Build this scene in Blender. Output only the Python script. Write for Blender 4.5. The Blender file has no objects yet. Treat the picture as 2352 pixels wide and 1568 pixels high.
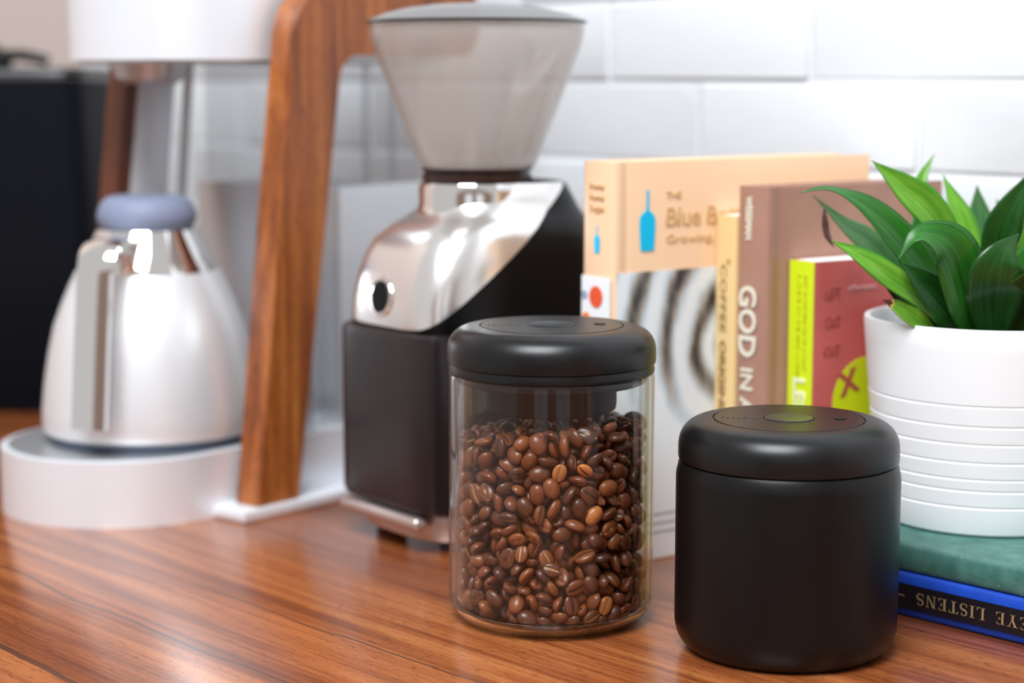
import bpy, bmesh, math, random
import numpy as np
from mathutils import Vector, Matrix

scene = bpy.context.scene
COL = scene.collection
R = math.radians
# ------------------------------------------------------------------ camera
FPX, PITCH, CAMH = 4400.0, R(7.8), 0.322
cam_d = bpy.data.cameras.new('camera')
cam_d.sensor_width = 36.0
cam_d.lens = FPX / 2352 * 36.0
cam_d.clip_start = 0.05
cam_d.dof.use_dof = True
cam_d.dof.focus_distance = 1.085
cam_d.dof.aperture_fstop = 3.6
cam = bpy.data.objects.new('camera', cam_d)
COL.objects.link(cam)
cam.location = (0, 0, CAMH)
cam.rotation_euler = (math.pi / 2 - PITCH, 0, 0)
scene.camera = cam
# ------------------------------------------------------------------ world, lights, exposure
world = bpy.data.worlds.new('room_light')
scene.world = world
world.use_nodes = True
bg = world.node_tree.nodes['Background']
bg.inputs[0].default_value = (1.0, 0.975, 0.965, 1)
bg.inputs[1].default_value = 0.50


def area(name, loc, target, sx, sy, power, col):
    l = bpy.data.lights.new(name, 'AREA')
    l.shape = 'RECTANGLE'
    l.size, l.size_y, l.energy, l.color = sx, sy, power, col
    o = bpy.data.objects.new(name, l)
    COL.objects.link(o)
    o.location = loc
    o.rotation_euler = (Vector(target) - Vector(loc)).to_track_quat('-Z', 'Y').to_euler()
    return o


area('window_daylight', (-0.45, -0.10, 2.05), (0.0, 1.3, 0.1), 1.25, 1.3, 90, (0.89, 0.95, 1.0))
vs = scene.view_settings
vs.view_transform = 'Standard'
vs.look = 'None'
vs.exposure = 0.15
vs.gamma = 1.0
vs.use_curve_mapping = False
try:
    scene.cycles.use_denoising = True
    scene.cycles.max_bounces = 16
    scene.cycles.transmission_bounces = 12
    scene.cycles.transparent_max_bounces = 24
except Exception:
    pass

# ------------------------------------------------------------------ geometry of the place
WALL_N = Vector((-0.74, -0.67, 0)).normalized()      # brick wall faces this way
WALL_T = Vector((-0.67, 0.74, 0)).normalized()       # along the wall, towards the far left
WALL_D = 1.14
c_, s_ = math.cos(PITCH), math.sin(PITCH)


def at(u, v, y):
    a = (u - 1176) / FPX
    b = (784 - v) / FPX
    d = Vector((a, c_ + b * s_, -s_ + b * c_))
    return Vector((0, 0, CAMH)) + d * (y / d.y)


# ------------------------------------------------------------------ object helpers
def link(name, me, mats, parent=None, loc=None):
    o = bpy.data.objects.new(name, me)
    COL.objects.link(o)
    if mats is not None:
        for m in (mats if isinstance(mats, (list, tuple)) else [mats]):
            me.materials.append(m)
    if parent is not None:
        o.parent = parent
    if loc is not None:
        o.location = loc
    return o


def mesh_from(verts, faces, smooth=40, matidx=None):
    me = bpy.data.meshes.new('m')
    me.from_pydata([tuple(v) for v in verts], [], faces)
    if matidx is not None:
        me.polygons.foreach_set('material_index', matidx)
    finish(me, smooth)
    return me


def finish(me, smooth=40):
    if smooth:
        me.polygons.foreach_set('use_smooth', [True] * len(me.polygons))
        me.set_sharp_from_angle(angle=R(smooth))
    me.update()


def bm_mesh(bm, smooth=40):
    bmesh.ops.recalc_face_normals(bm, faces=bm.faces[:])
    me = bpy.data.meshes.new('m')
    bm.to_mesh(me)
    bm.free()
    finish(me, smooth)
    return me


def thing(name, label, cat, loc=(0, 0, 0), rotz=0.0, group=None):
    o = bpy.data.objects.new(name, None)
    o.empty_display_size = 0.02
    COL.objects.link(o)
    o.location = loc
    o.rotation_euler = (0, 0, rotz)
    tag(o, label, cat, group)
    return o


def tag(o, label, cat, group=None):
    o['label'] = label
    o['category'] = cat
    if group:
        o['group'] = group
    return o


def lathe(profile, n=96, smooth=35, close=False):
    """profile: list of (r, z); r=0 ends are welded to a single point."""
    verts, rings = [], []
    for r, z in profile:
        if r < 1e-7:
            rings.append([len(verts)])
            verts.append((0, 0, z))
        else:
            i0 = len(verts)
            for k in range(n):
                a = 2 * math.pi * k / n
                verts.append((r * math.cos(a), r * math.sin(a), z))
            rings.append(list(range(i0, i0 + n)))
    faces = []
    seq = list(range(len(rings) - 1)) + ([-1] if close else [])
    for i in seq:
        A, B = rings[i], rings[i + 1] if i >= 0 else rings[0]
        if i < 0:
            A = rings[-1]
        for k in range(n):
            k2 = (k + 1) % n
            if len(A) == 1 and len(B) == 1:
                continue
            if len(A) == 1:
                faces.append((A[0], B[k2], B[k]))
            elif len(B) == 1:
                faces.append((A[k], A[k2], B[0]))
            else:
                faces.append((A[k], A[k2], B[k2], B[k]))
    bm = bmesh.new()
    vv = [bm.verts.new(v) for v in verts]
    for f in faces:
        bm.faces.new([vv[i] for i in f])
    return bm_mesh(bm, smooth)


def arc(cx, cz, r, a0, a1, n=8):
    return [(cx + r * math.cos(R(a0 + (a1 - a0) * i / n)), cz + r * math.sin(R(a0 + (a1 - a0) * i / n))) for i in range(n + 1)]


def add_box(bm, c, s, bev=0.0, seg=2, rot=None):
    r = bmesh.ops.create_cube(bm, size=1.0)
    vs_ = r['verts']
    for v in vs_:
        v.co = Vector((v.co.x * s[0], v.co.y * s[1], v.co.z * s[2]))
    if bev > 0:
        es = list({e for v in vs_ for e in v.link_edges})
        rb = bmesh.ops.bevel(bm, geom=es, offset=bev, segments=seg, profile=0.5, affect='EDGES')
        vs_ = list({v for f in rb['faces'] for v in f.verts} | {v for v in vs_ if v.is_valid})
    for v in vs_:
        co = v.co.copy()
        if rot is not None:
            co = rot @ co
        v.co = co + Vector(c)


def box(c, s, bev=0.0, seg=2, rot=None, smooth=40):
    bm = bmesh.new()
    add_box(bm, c, s, bev, seg, rot)
    return bm_mesh(bm, smooth)


def prism(poly, z0, z1, smooth=35, bev=0.0):
    bm = bmesh.new()
    A = [bm.verts.new((x, y, z0)) for x, y in poly]
    B = [bm.verts.new((x, y, z1)) for x, y in poly]
    n = len(poly)
    bm.faces.new(A[::-1])
    bm.faces.new(B)
    for i in range(n):
        bm.faces.new((A[i], A[(i + 1) % n], B[(i + 1) % n], B[i]))
    if bev > 0:
        es = [e for e in bm.edges if e.calc_face_angle(0) > R(40)]
        bmesh.ops.bevel(bm, geom=es, offset=bev, segments=2, profile=0.5, affect='EDGES')
    return bm_mesh(bm, smooth)


def loft(sections, smooth=50, cap=True):
    """sections: list of lists of 3-D points, same count each."""
    bm = bmesh.new()
    rings = [[bm.verts.new(p) for p in s] for s in sections]
    n = len(rings[0])
    for a, b in zip(rings[:-1], rings[1:]):
        for k in range(n):
            bm.faces.new((a[k], a[(k + 1) % n], b[(k + 1) % n], b[k]))
    if cap:
        bm.faces.new(rings[0][::-1])
        bm.faces.new(rings[-1])
    return bm


def superell(hx, y0, y1, z, p=3.2, n=64):
    out = []
    cy, hy = (y0 + y1) / 2, (y1 - y0) / 2
    for k in range(n):
        a = 2 * math.pi * k / n
        ca, sa = math.cos(a), math.sin(a)
        out.append((hx * math.copysign(abs(ca) ** (2 / p), ca), cy + hy * math.copysign(abs(sa) ** (2 / p), sa), z))
    return out


def tube(points, rad, n=12, smooth=60):
    pts = [Vector(p) for p in points]
    rads = rad if isinstance(rad, (list, tuple)) else [rad] * len(pts)
    verts, faces = [], []
    prev = None
    for i, p in enumerate(pts):
        d = (pts[min(i + 1, len(pts) - 1)] - pts[max(i - 1, 0)]).normalized()
        if prev is None:
            ref = Vector((0, 0, 1)) if abs(d.z) < 0.9 else Vector((1, 0, 0))
            x = d.cross(ref).normalized()
        else:
            x = (prev - d * prev.dot(d)).normalized()
        prev = x
        y = d.cross(x)
        for k in range(n):
            a = 2 * math.pi * k / n
            verts.append(p + (x * math.cos(a) + y * math.sin(a)) * rads[i])
    for i in range(len(pts) - 1):
        for k in range(n):
            faces.append((i * n + k, i * n + (k + 1) % n, (i + 1) * n + (k + 1) % n, (i + 1) * n + k))
    faces.append(tuple(range(n))[::-1])
    faces.append(tuple((len(pts) - 1) * n + k for k in range(n)))
    return mesh_from(verts, faces, smooth)


def catmull(P, m):
    P = [Vector(p) for p in P]
    Q = [P[0] * 2 - P[1]] + P + [P[-1] * 2 - P[-2]]
    out = []
    segs = len(P) - 1
    for i in range(m + 1):
        t = i / m * segs
        k = min(int(t), segs - 1)
        f = t - k
        a, b, c, d = Q[k], Q[k + 1], Q[k + 2], Q[k + 3]
        out.append(0.5 * ((2 * b) + (c - a) * f + (2 * a - 5 * b + 4 * c - d) * f * f + (3 * b - a - 3 * c + d) * f ** 3))
    return out


# ------------------------------------------------------------------ materials
def nt(name):
    m = bpy.data.materials.new(name)
    m.use_nodes = True
    return m, m.node_tree.nodes, m.node_tree.links, m.node_tree.nodes['Principled BSDF']


def mat(name, col, rough=0.5, metal=0.0, spec=0.5, coat=0.0, bump=0.0, bscale=200.0, trans=0.0, ior=1.45, sss=0.0, var=0.0, vscale=8.0):
    m, N, L, b = nt(name)
    b.inputs['Base Color'].default_value = (*col, 1)
    b.inputs['Roughness'].default_value = rough
    b.inputs['Metallic'].default_value = metal
    b.inputs['Specular IOR Level'].default_value = spec
    b.inputs['Coat Weight'].default_value = coat
    b.inputs['Transmission Weight'].default_value = trans
    b.inputs['IOR'].default_value = ior
    if sss:
        b.inputs['Subsurface Weight'].default_value = sss
        b.inputs['Subsurface Radius'].default_value = (0.004, 0.003, 0.002)
    if bump or var:
        tc = N.new('ShaderNodeTexCoord')
    if bump:
        nz = N.new('ShaderNodeTexNoise')
        nz.inputs['Scale'].default_value = bscale
        nz.inputs['Detail'].default_value = 3
        bp = N.new('ShaderNodeBump')
        bp.inputs['Strength'].default_value = bump
        bp.inputs['Distance'].default_value = min(0.001, 0.5 / bscale)
        L.new(tc.outputs['Object'], nz.inputs['Vector'])
        L.new(nz.outputs['Fac'], bp.inputs['Height'])
        L.new(bp.outputs['Normal'], b.inputs['Normal'])
    if var:
        n2 = N.new('ShaderNodeTexNoise')
        n2.inputs['Scale'].default_value = vscale
        n2.inputs['Detail'].default_value = 4
        L.new(tc.outputs['Object'], n2.inputs['Vector'])
        rp = N.new('ShaderNodeValToRGB')
        e = rp.color_ramp.elements
        e[0].position, e[1].position = 0.3, 0.7
        e[0].color = (*[max(0, x * (1 - var)) for x in col], 1)
        e[1].color = (*[min(1, x * (1 + var)) for x in col], 1)
        L.new(n2.outputs['Fac'], rp.inputs['Fac'])
        L.new(rp.outputs['Color'], b.inputs['Base Color'])
    return m


def ramp(N, stops):
    rp = N.new('ShaderNodeValToRGB')
    e = rp.color_ramp.elements
    while len(e) < len(stops):
        e.new(0.5)
    for k, (p, c) in enumerate(stops):
        e[k].position = p
        e[k].color = (*c, 1)
    return rp


def mapped_noise(N, L, src, scale, nscale, detail=4, rough=0.55, dist=0.0):
    mp = N.new('ShaderNodeMapping')
    mp.inputs['Scale'].default_value = scale
    L.new(src, mp.inputs['Vector'])
    nz = N.new('ShaderNodeTexNoise')
    nz.inputs['Scale'].default_value = nscale
    nz.inputs['Detail'].default_value = detail
    nz.inputs['Roughness'].default_value = rough
    nz.inputs['Distortion'].default_value = dist
    L.new(mp.outputs['Vector'], nz.inputs['Vector'])
    return nz


def math_node(N, L, op, a, b=None, c=None):
    m = N.new('ShaderNodeMath')
    m.operation = op
    for i, x in enumerate((a, b, c)):
        if x is None:
            continue
        if isinstance(x, (int, float)):
            m.inputs[i].default_value = x
        else:
            L.new(x, m.inputs[i])
    return m.outputs[0]


def mix_col(N, L, fac, a, b, mode='MIX'):
    mx = N.new('ShaderNodeMix')
    mx.data_type = 'RGBA'
    mx.blend_type = mode
    for sock, x in ((mx.inputs[0], fac), (mx.inputs[6], a), (mx.inputs[7], b)):
        if isinstance(x, tuple):
            sock.default_value = (*x, 1)
        elif isinstance(x, (int, float)):
            sock.default_value = x
        else:
            L.new(x, sock)
    return mx.outputs[2]


def wood(name, axis, stops, rough=0.3, cracks=(), fine=1.0, broad=1.0, coat=0.0):
    """axis: index of the object axis the grain runs along."""
    m, N, L, b = nt(name)
    tc = N.new('ShaderNodeTexCoord')
    src = tc.outputs['Object']

    def sc(al, ac):
        s = [ac, ac, ac]
        s[axis] = al
        return tuple(s)
    n1 = mapped_noise(N, L, src, sc(1.1 * broad, 15 * broad), 2.2, 5, 0.55, 0.5)
    n2 = mapped_noise(N, L, src, sc(3, 150 * fine), 1.6, 4, 0.6, 0.2)
    n3 = mapped_noise(N, L, src, sc(110 * fine, 560 * fine), 1.0, 2, 0.5)
    n4 = mapped_noise(N, L, src, sc(2.2 * broad, 60 * broad), 1.3, 3, 0.6, 0.35)
    f = math_node(N, L, 'MULTIPLY', n1.outputs['Fac'], 0.46)
    f = math_node(N, L, 'MULTIPLY_ADD', n2.outputs['Fac'], 0.26, f)
    f = math_node(N, L, 'MULTIPLY_ADD', n4.outputs['Fac'], 0.28, f)
    rp = ramp(N, stops)
    L.new(f, rp.inputs['Fac'])
    pore = ramp(N, [(0.0, (1, 1, 1)), (0.57, (1, 1, 1)), (0.68, (0.50, 0.42, 0.40))])
    L.new(n3.outputs['Fac'], pore.inputs['Fac'])
    col = mix_col(N, L, 0.8, rp.outputs['Color'], pore.outputs['Color'], 'MULTIPLY')
    if cracks:
        sep = N.new('ShaderNodeSeparateXYZ')
        L.new(src, sep.inputs[0])
        wob = mapped_noise(N, L, src, (5, 0.0, 0.0), 1.0, 3, 0.45)
        wv = math_node(N, L, 'MULTIPLY_ADD', wob.outputs['Fac'], 0.04, -0.02)
        for off, wdt, x0, x1 in cracks:
            d = math_node(N, L, 'ABSOLUTE', math_node(N, L, 'SUBTRACT', math_node(N, L, 'ADD', sep.outputs[1], wv), off))
            line = math_node(N, L, 'LESS_THAN', d, wdt)
            rng = math_node(N, L, 'MULTIPLY', math_node(N, L, 'GREATER_THAN', sep.outputs[0], x0), math_node(N, L, 'LESS_THAN', sep.outputs[0], x1))
            line = math_node(N, L, 'MULTIPLY', line, rng)
            col = mix_col(N, L, math_node(N, L, 'MULTIPLY', line, 0.8), col, (0.06, 0.025, 0.014))
    L.new(col, b.inputs['Base Color'])
    b.inputs['Roughness'].default_value = rough
    b.inputs['Coat Weight'].default_value = coat
    b.inputs['Coat Roughness'].default_value = 0.2
    bp = N.new('ShaderNodeBump')
    bp.inputs['Strength'].default_value = 0.08
    bp.inputs['Distance'].default_value = 0.0006
    L.new(n2.outputs['Fac'], bp.inputs['Height'])
    L.new(bp.outputs['Normal'], b.inputs['Normal'])
    return m


M = {}
M['counter'] = wood('counter_wood', 0, [(0.34, (0.085, 0.019, 0.006)), (0.44, (0.215, 0.054, 0.015)), (0.52, (0.345, 0.100, 0.028)), (0.63, (0.50, 0.180, 0.058))],
                    rough=0.25, coat=0.35, cracks=[(-0.580, 0.0014, 0.55, 2.5), (-0.497, 0.0022, 0.86, 2.5), (-0.655, 0.0009, 0.2, 1.02)])
M['arm_wood'] = wood('walnut_arm', 2, [(0.32, (0.065, 0.014, 0.004)), (0.43, (0.19, 0.046, 0.009)), (0.53, (0.33, 0.095, 0.019)), (0.66, (0.50, 0.18, 0.042))],
                     rough=0.3, broad=1.5, fine=0.8)
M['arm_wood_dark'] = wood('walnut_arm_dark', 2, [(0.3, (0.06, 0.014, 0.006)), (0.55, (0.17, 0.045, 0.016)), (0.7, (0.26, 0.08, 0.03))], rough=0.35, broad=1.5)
M['brick'] = mat('white_painted_brick', (0.70, 0.72, 0.74), 0.42, bump=0.35, bscale=60)
M['mortar'] = mat('white_painted_mortar', (0.70, 0.72, 0.745), 0.6, bump=0.5, bscale=120)
M['beige'] = mat('beige_plaster', (0.52, 0.42, 0.37), 0.7, bump=0.2, bscale=40)
M['alu'] = mat('bead_blasted_aluminium', (0.84, 0.86, 0.90), 0.38, metal=0.4)
M['alu_tower'] = mat('aluminium_tower', (0.74, 0.76, 0.79), 0.3, metal=0.85)
M['alu_dark'] = mat('aluminium_plate', (0.60, 0.61, 0.63), 0.36, metal=0.8)
M['steel'] = mat('satin_steel', (0.82, 0.83, 0.85), 0.36, metal=0.5)
M['chrome'] = mat('polished_chrome', (0.92, 0.91, 0.90), 0.05, metal=1.0)
M['satin_chrome'] = mat('satin_chrome', (0.90, 0.875, 0.86), 0.22, metal=0.92, bump=0.03, bscale=40)
M['warm_metal'] = mat('brushed_base_metal', (0.60, 0.50, 0.47), 0.32, metal=0.85)
M['black_coat'] = mat('matte_black_powder_coat', (0.0030, 0.0025, 0.0028), 0.36, spec=0.34, bump=0.10, bscale=2600)
M['black_lid'] = mat('matte_black_plastic', (0.0035, 0.0035, 0.0040), 0.33, spec=0.5, bump=0.10, bscale=2600)
M['black_button'] = mat('black_button', (0.018, 0.02, 0.022), 0.28, spec=0.6)
M['seam'] = mat('dark_seam', (0.002, 0.002, 0.002), 0.7)
M['lid_print'] = mat('grey_print', (0.07, 0.07, 0.07), 0.4)
M['rubber'] = mat('dark_rubber', (0.012, 0.014, 0.018), 0.45)
M['rubber_blue'] = mat('blue_grey_rubber', (0.055, 0.075, 0.11), 0.5)
M['lid_blue'] = mat('blue_grey_lid', (0.20, 0.225, 0.32), 0.55)
M['grinder_black'] = mat('grinder_black', (0.0022, 0.0020, 0.0022), 0.33, spec=0.28)
M['bin_black'] = mat('smoked_bin', (0.0150, 0.0105, 0.0110), 0.26, spec=0.4)
M['neck_brown'] = mat('dark_brown_neck', (0.030, 0.014, 0.011), 0.22)
M['bin_box'] = mat('matte_black_box', (0.0028, 0.0036, 0.0062), 0.6, spec=0.12)
M['gadget'] = mat('dark_gadget', (0.012, 0.010, 0.010), 0.35)
M['pages'] = mat('white_pages', (0.86, 0.86, 0.85), 0.8, bump=0.2, bscale=300)
M['peach'] = mat('peach_cover', (0.90, 0.60, 0.375), 0.42)
M['white_print'] = mat('white_print', (0.84, 0.86, 0.88), 0.35)
M['cyan'] = mat('cyan_print', (0.0, 0.50, 0.80), 0.4)
M['tan_ink'] = mat('tan_ink', (0.66, 0.40, 0.18), 0.5)
M['red_print'] = mat('red_print', (0.78, 0.10, 0.035), 0.45)
M['orange_print'] = mat('orange_print', (0.80, 0.22, 0.03), 0.45)
M['grey_ink'] = mat('grey_ink', (0.40, 0.41, 0.45), 0.5)
M['slate_print'] = mat('slate_print', (0.30, 0.36, 0.45), 0.5)
M['sand_cover'] = mat('sand_yellow_cover', (0.80, 0.56, 0.26), 0.45)
M['brown_ink'] = mat('brown_ink', (0.30, 0.17, 0.05), 0.5)
M['olive_ink'] = mat('olive_ink', (0.45, 0.36, 0.08), 0.5)
M['brown_cover'] = mat('brown_cover', (0.38, 0.20, 0.145), 0.40, var=0.08, vscale=30)
M['cream_ink'] = mat('cream_ink', (0.80, 0.74, 0.60), 0.5)
M['lime'] = mat('lime_cover', (0.66, 0.80, 0.010), 0.4)
M['lime_ink'] = mat('dull_lime_ink', (0.56, 0.62, 0.012), 0.5)
M['pale_ink'] = mat('pale_ink', (0.86, 0.90, 0.55), 0.5)
M['rust_ink'] = mat('rust_ink', (0.44, 0.088, 0.07), 0.5)
M['pink_ink'] = mat('pink_ink', (0.72, 0.38, 0.36), 0.5)
M['red_cover'] = mat('rose_red_cover', (0.50, 0.105, 0.095), 0.30, var=0.18, vscale=16)
M['blue_cloth'] = mat('blue_book_cloth', (0.006, 0.055, 0.42), 0.5, bump=0.25, bscale=1500, var=0.15, vscale=60)
M['black_label'] = mat('black_label', (0.006, 0.006, 0.010), 0.4)
M['gold_ink'] = mat('dull_gold_ink', (0.36, 0.25, 0.12), 0.4, metal=0.2)
M['ceramic'] = mat('white_ceramic', (0.86, 0.87, 0.885), 0.30, spec=0.45)
M['soil'] = mat('potting_soil', (0.03, 0.02, 0.013), 0.9, bump=1.0, bscale=300)
M['stem'] = mat('plant_stem', (0.10, 0.20, 0.03), 0.5)
M['bean_crease'] = mat('bean_crease', (0.42, 0.22, 0.095), 0.5)
M['bean_crease_dark'] = mat('bean_crease_dark', (0.030, 0.010, 0.005), 0.5)
M['knob'] = mat('black_knob', (0.003, 0.003, 0.004), 0.6, spec=0.2)


def bean_mat(name, col):
    m, N, L, b = nt(name)
    oi = N.new('ShaderNodeObjectInfo')
    tc = N.new('ShaderNodeTexCoord')
    nz = N.new('ShaderNodeTexNoise')
    nz.inputs['Scale'].default_value = 260
    L.new(tc.outputs['Object'], nz.inputs['Vector'])
    f = math_node(N, L, 'MULTIPLY_ADD', nz.outputs['Fac'], 0.5, math_node(N, L, 'MULTIPLY', oi.outputs['Random'], 0.5))
    rp = ramp(N, [(0.15, tuple(x * 0.62 for x in col)), (0.85, tuple(x * 1.40 for x in col))])
    L.new(f, rp.inputs['Fac'])
    L.new(rp.outputs['Color'], b.inputs['Base Color'])
    b.inputs['Roughness'].default_value = 0.30
    b.inputs['Specular IOR Level'].default_value = 0.5
    bp = N.new('ShaderNodeBump')
    bp.inputs['Strength'].default_value = 0.25
    bp.inputs['Distance'].default_value = 0.0006
    L.new(nz.outputs['Fac'], bp.inputs['Height'])
    L.new(bp.outputs['Normal'], b.inputs['Normal'])
    return m


M['bean_a'] = bean_mat('roast_brown', (0.165, 0.046, 0.0175))
M['bean_b'] = bean_mat('roast_dark_brown', (0.095, 0.028, 0.0125))
M['bean_c'] = bean_mat('roast_red_brown', (0.215, 0.062, 0.020))
M['bean_pale'] = bean_mat('pale_roast', (0.52, 0.17, 0.043))


def green_cloth():
    m, N, L, b = nt('green_book_cloth')
    tc = N.new('ShaderNodeTexCoord')
    nz = mapped_noise(N, L, tc.outputs['Object'], (1, 1, 1), 70, 5, 0.6)
    rp = ramp(N, [(0.3, (0.030, 0.115, 0.092)), (0.7, (0.080, 0.20, 0.168))])
    L.new(nz.outputs['Fac'], rp.inputs['Fac'])
    sp = mapped_noise(N, L, tc.outputs['Object'], (1, 1, 1), 420, 2, 0.5)
    wh = ramp(N, [(0.0, (0, 0, 0)), (0.745, (0, 0, 0)), (0.77, (1, 1, 1))])
    L.new(sp.outputs['Fac'], wh.inputs['Fac'])
    col = mix_col(N, L, wh.outputs['Color'], rp.outputs['Color'], (0.55, 0.65, 0.62))
    L.new(col, b.inputs['Base Color'])
    b.inputs['Roughness'].default_value = 0.45
    wv = mapped_noise(N, L, tc.outputs['Object'], (1, 1, 1), 1500, 2, 0.5)
    bp = N.new('ShaderNodeBump')
    bp.inputs['Strength'].default_value = 0.25
    bp.inputs['Distance'].default_value = 0.0005
    L.new(wv.outputs['Fac'], bp.inputs['Height'])
    L.new(bp.outputs['Normal'], b.inputs['Normal'])
    return m


M['green_cloth'] = green_cloth()


def clear_glass(name, col=(0.985, 0.992, 0.985)):
    """clear thin-walled glass: light passes straight through, the surface mirrors more towards grazing angles."""
    m, N, L, b = nt(name)
    N.remove(b)
    tr = N.new('ShaderNodeBsdfTransparent')
    tr.inputs['Color'].default_value = (*col, 1)
    gl = N.new('ShaderNodeBsdfGlossy')
    gl.inputs['Roughness'].default_value = 0.02
    lw = N.new('ShaderNodeLayerWeight')
    fz = math_node(N, L, 'MULTIPLY_ADD', math_node(N, L, 'POWER', lw.outputs['Facing'], 3.4), 0.92, 0.034)
    mx = N.new('ShaderNodeMixShader')
    L.new(fz, mx.inputs[0])
    L.new(tr.outputs[0], mx.inputs[1])
    L.new(gl.outputs[0], mx.inputs[2])
    L.new(mx.outputs[0], N['Material Output'].inputs['Surface'])
    return m


def smoky(name, tint, body, see, rough=0.15):
    """semi-clear plastic: part of the light passes straight through, part scatters, part mirrors."""
    m, N, L, b = nt(name)
    N.remove(b)
    tr = N.new('ShaderNodeBsdfTransparent')
    tr.inputs['Color'].default_value = (*tint, 1)
    tl = N.new('ShaderNodeBsdfTranslucent')
    tl.inputs['Color'].default_value = (*body, 1)
    df = N.new('ShaderNodeBsdfDiffuse')
    df.inputs['Color'].default_value = (*body, 1)
    mx1 = N.new('ShaderNodeMixShader')
    mx1.inputs[0].default_value = 0.5
    L.new(tl.outputs[0], mx1.inputs[1])
    L.new(df.outputs[0], mx1.inputs[2])
    mx2 = N.new('ShaderNodeMixShader')
    mx2.inputs[0].default_value = see
    L.new(mx1.outputs[0], mx2.inputs[1])
    L.new(tr.outputs[0], mx2.inputs[2])
    gl = N.new('ShaderNodeBsdfGlossy')
    gl.inputs['Roughness'].default_value = rough
    lw = N.new('ShaderNodeLayerWeight')
    fz = math_node(N, L, 'MULTIPLY_ADD', math_node(N, L, 'POWER', lw.outputs['Facing'], 5.0), 0.9, 0.045)
    mx3 = N.new('ShaderNodeMixShader')
    L.new(fz, mx3.inputs[0])
    L.new(mx2.outputs[0], mx3.inputs[1])
    L.new(gl.outputs[0], mx3.inputs[2])
    L.new(mx3.outputs[0], N['Material Output'].inputs['Surface'])
    return m


M['glass'] = clear_glass('jar_glass')
M['thick_glass'] = mat('thick_glass', (0.97, 0.98, 0.97), 0.0, trans=1.0, ior=1.46)
M['tank_glass'] = smoky('tank_glass', (0.88, 0.89, 0.90), (0.5, 0.5, 0.5), 0.92, 0.05)
M['hopper'] = smoky('smoky_plastic', (0.96, 0.945, 0.93), (0.88, 0.845, 0.81), 0.72, 0.12)
M['hopper_lid'] = smoky('smoky_lid', (0.62, 0.61, 0.60), (0.36, 0.355, 0.35), 0.35, 0.25)


def latte():
    """printed close-up of milk swirls: pale streaks sweeping round a dark crescent, plain milk white below."""
    m, N, L, b = nt('latte_photo_print')
    tc = N.new('ShaderNodeTexCoord')
    sep = N.new('ShaderNodeSeparateXYZ')
    L.new(tc.outputs['Object'], sep.inputs[0])
    wob = mapped_noise(N, L, tc.outputs['Object'], (1, 1, 1), 16, 3, 0.5)
    # distance and angle from the centre of the swirl (right of the visible strip)
    dx = math_node(N, L, 'SUBTRACT', sep.outputs[0], 0.098)
    dz = math_node(N, L, 'SUBTRACT', sep.outputs[2], 0.132)
    rr_ = math_node(N, L, 'SQRT', math_node(N, L, 'ADD', math_node(N, L, 'MULTIPLY', math_node(N, L, 'MULTIPLY', dx, dx), 1.5), math_node(N, L, 'MULTIPLY', dz, dz)))
    an = math_node(N, L, 'ARCTAN2', dz, dx)
    f = math_node(N, L, 'MULTIPLY_ADD', rr_, 185.0, math_node(N, L, 'MULTIPLY', an, 2.0))
    f = math_node(N, L, 'MULTIPLY_ADD', wob.outputs['Fac'], 3.5, f)
    w = math_node(N, L, 'MULTIPLY_ADD', math_node(N, L, 'SINE', f), 0.5, 0.5)
    fine = mapped_noise(N, L, tc.outputs['Object'], (60, 1, 18), 1.6, 4, 0.6, 1.0)
    w = math_node(N, L, 'MULTIPLY_ADD', fine.outputs['Fac'], 0.45, math_node(N, L, 'MULTIPLY', w, 0.62))
    low = N.new('ShaderNodeMapRange')
    low.inputs['From Min'].default_value = 0.07
    low.inputs['From Max'].default_value = 0.155
    L.new(math_node(N, L, 'MULTIPLY_ADD', sep.outputs[0], 0.35, sep.outputs[2]), low.inputs['Value'])
    w = math_node(N, L, 'MULTIPLY', w, low.outputs['Result'])
    rp = ramp(N, [(0.28, (0.80, 0.84, 0.87)), (0.46, (0.56, 0.66, 0.72)), (0.60, (0.45, 0.42, 0.39)), (0.72, (0.27, 0.245, 0.22)), (0.86, (0.045, 0.04, 0.04))])
    L.new(w, rp.inputs['Fac'])
    L.new(rp.outputs['Color'], b.inputs['Base Color'])
    b.inputs['Roughness'].default_value = 0.35
    return m


M['latte'] = latte()


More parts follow.
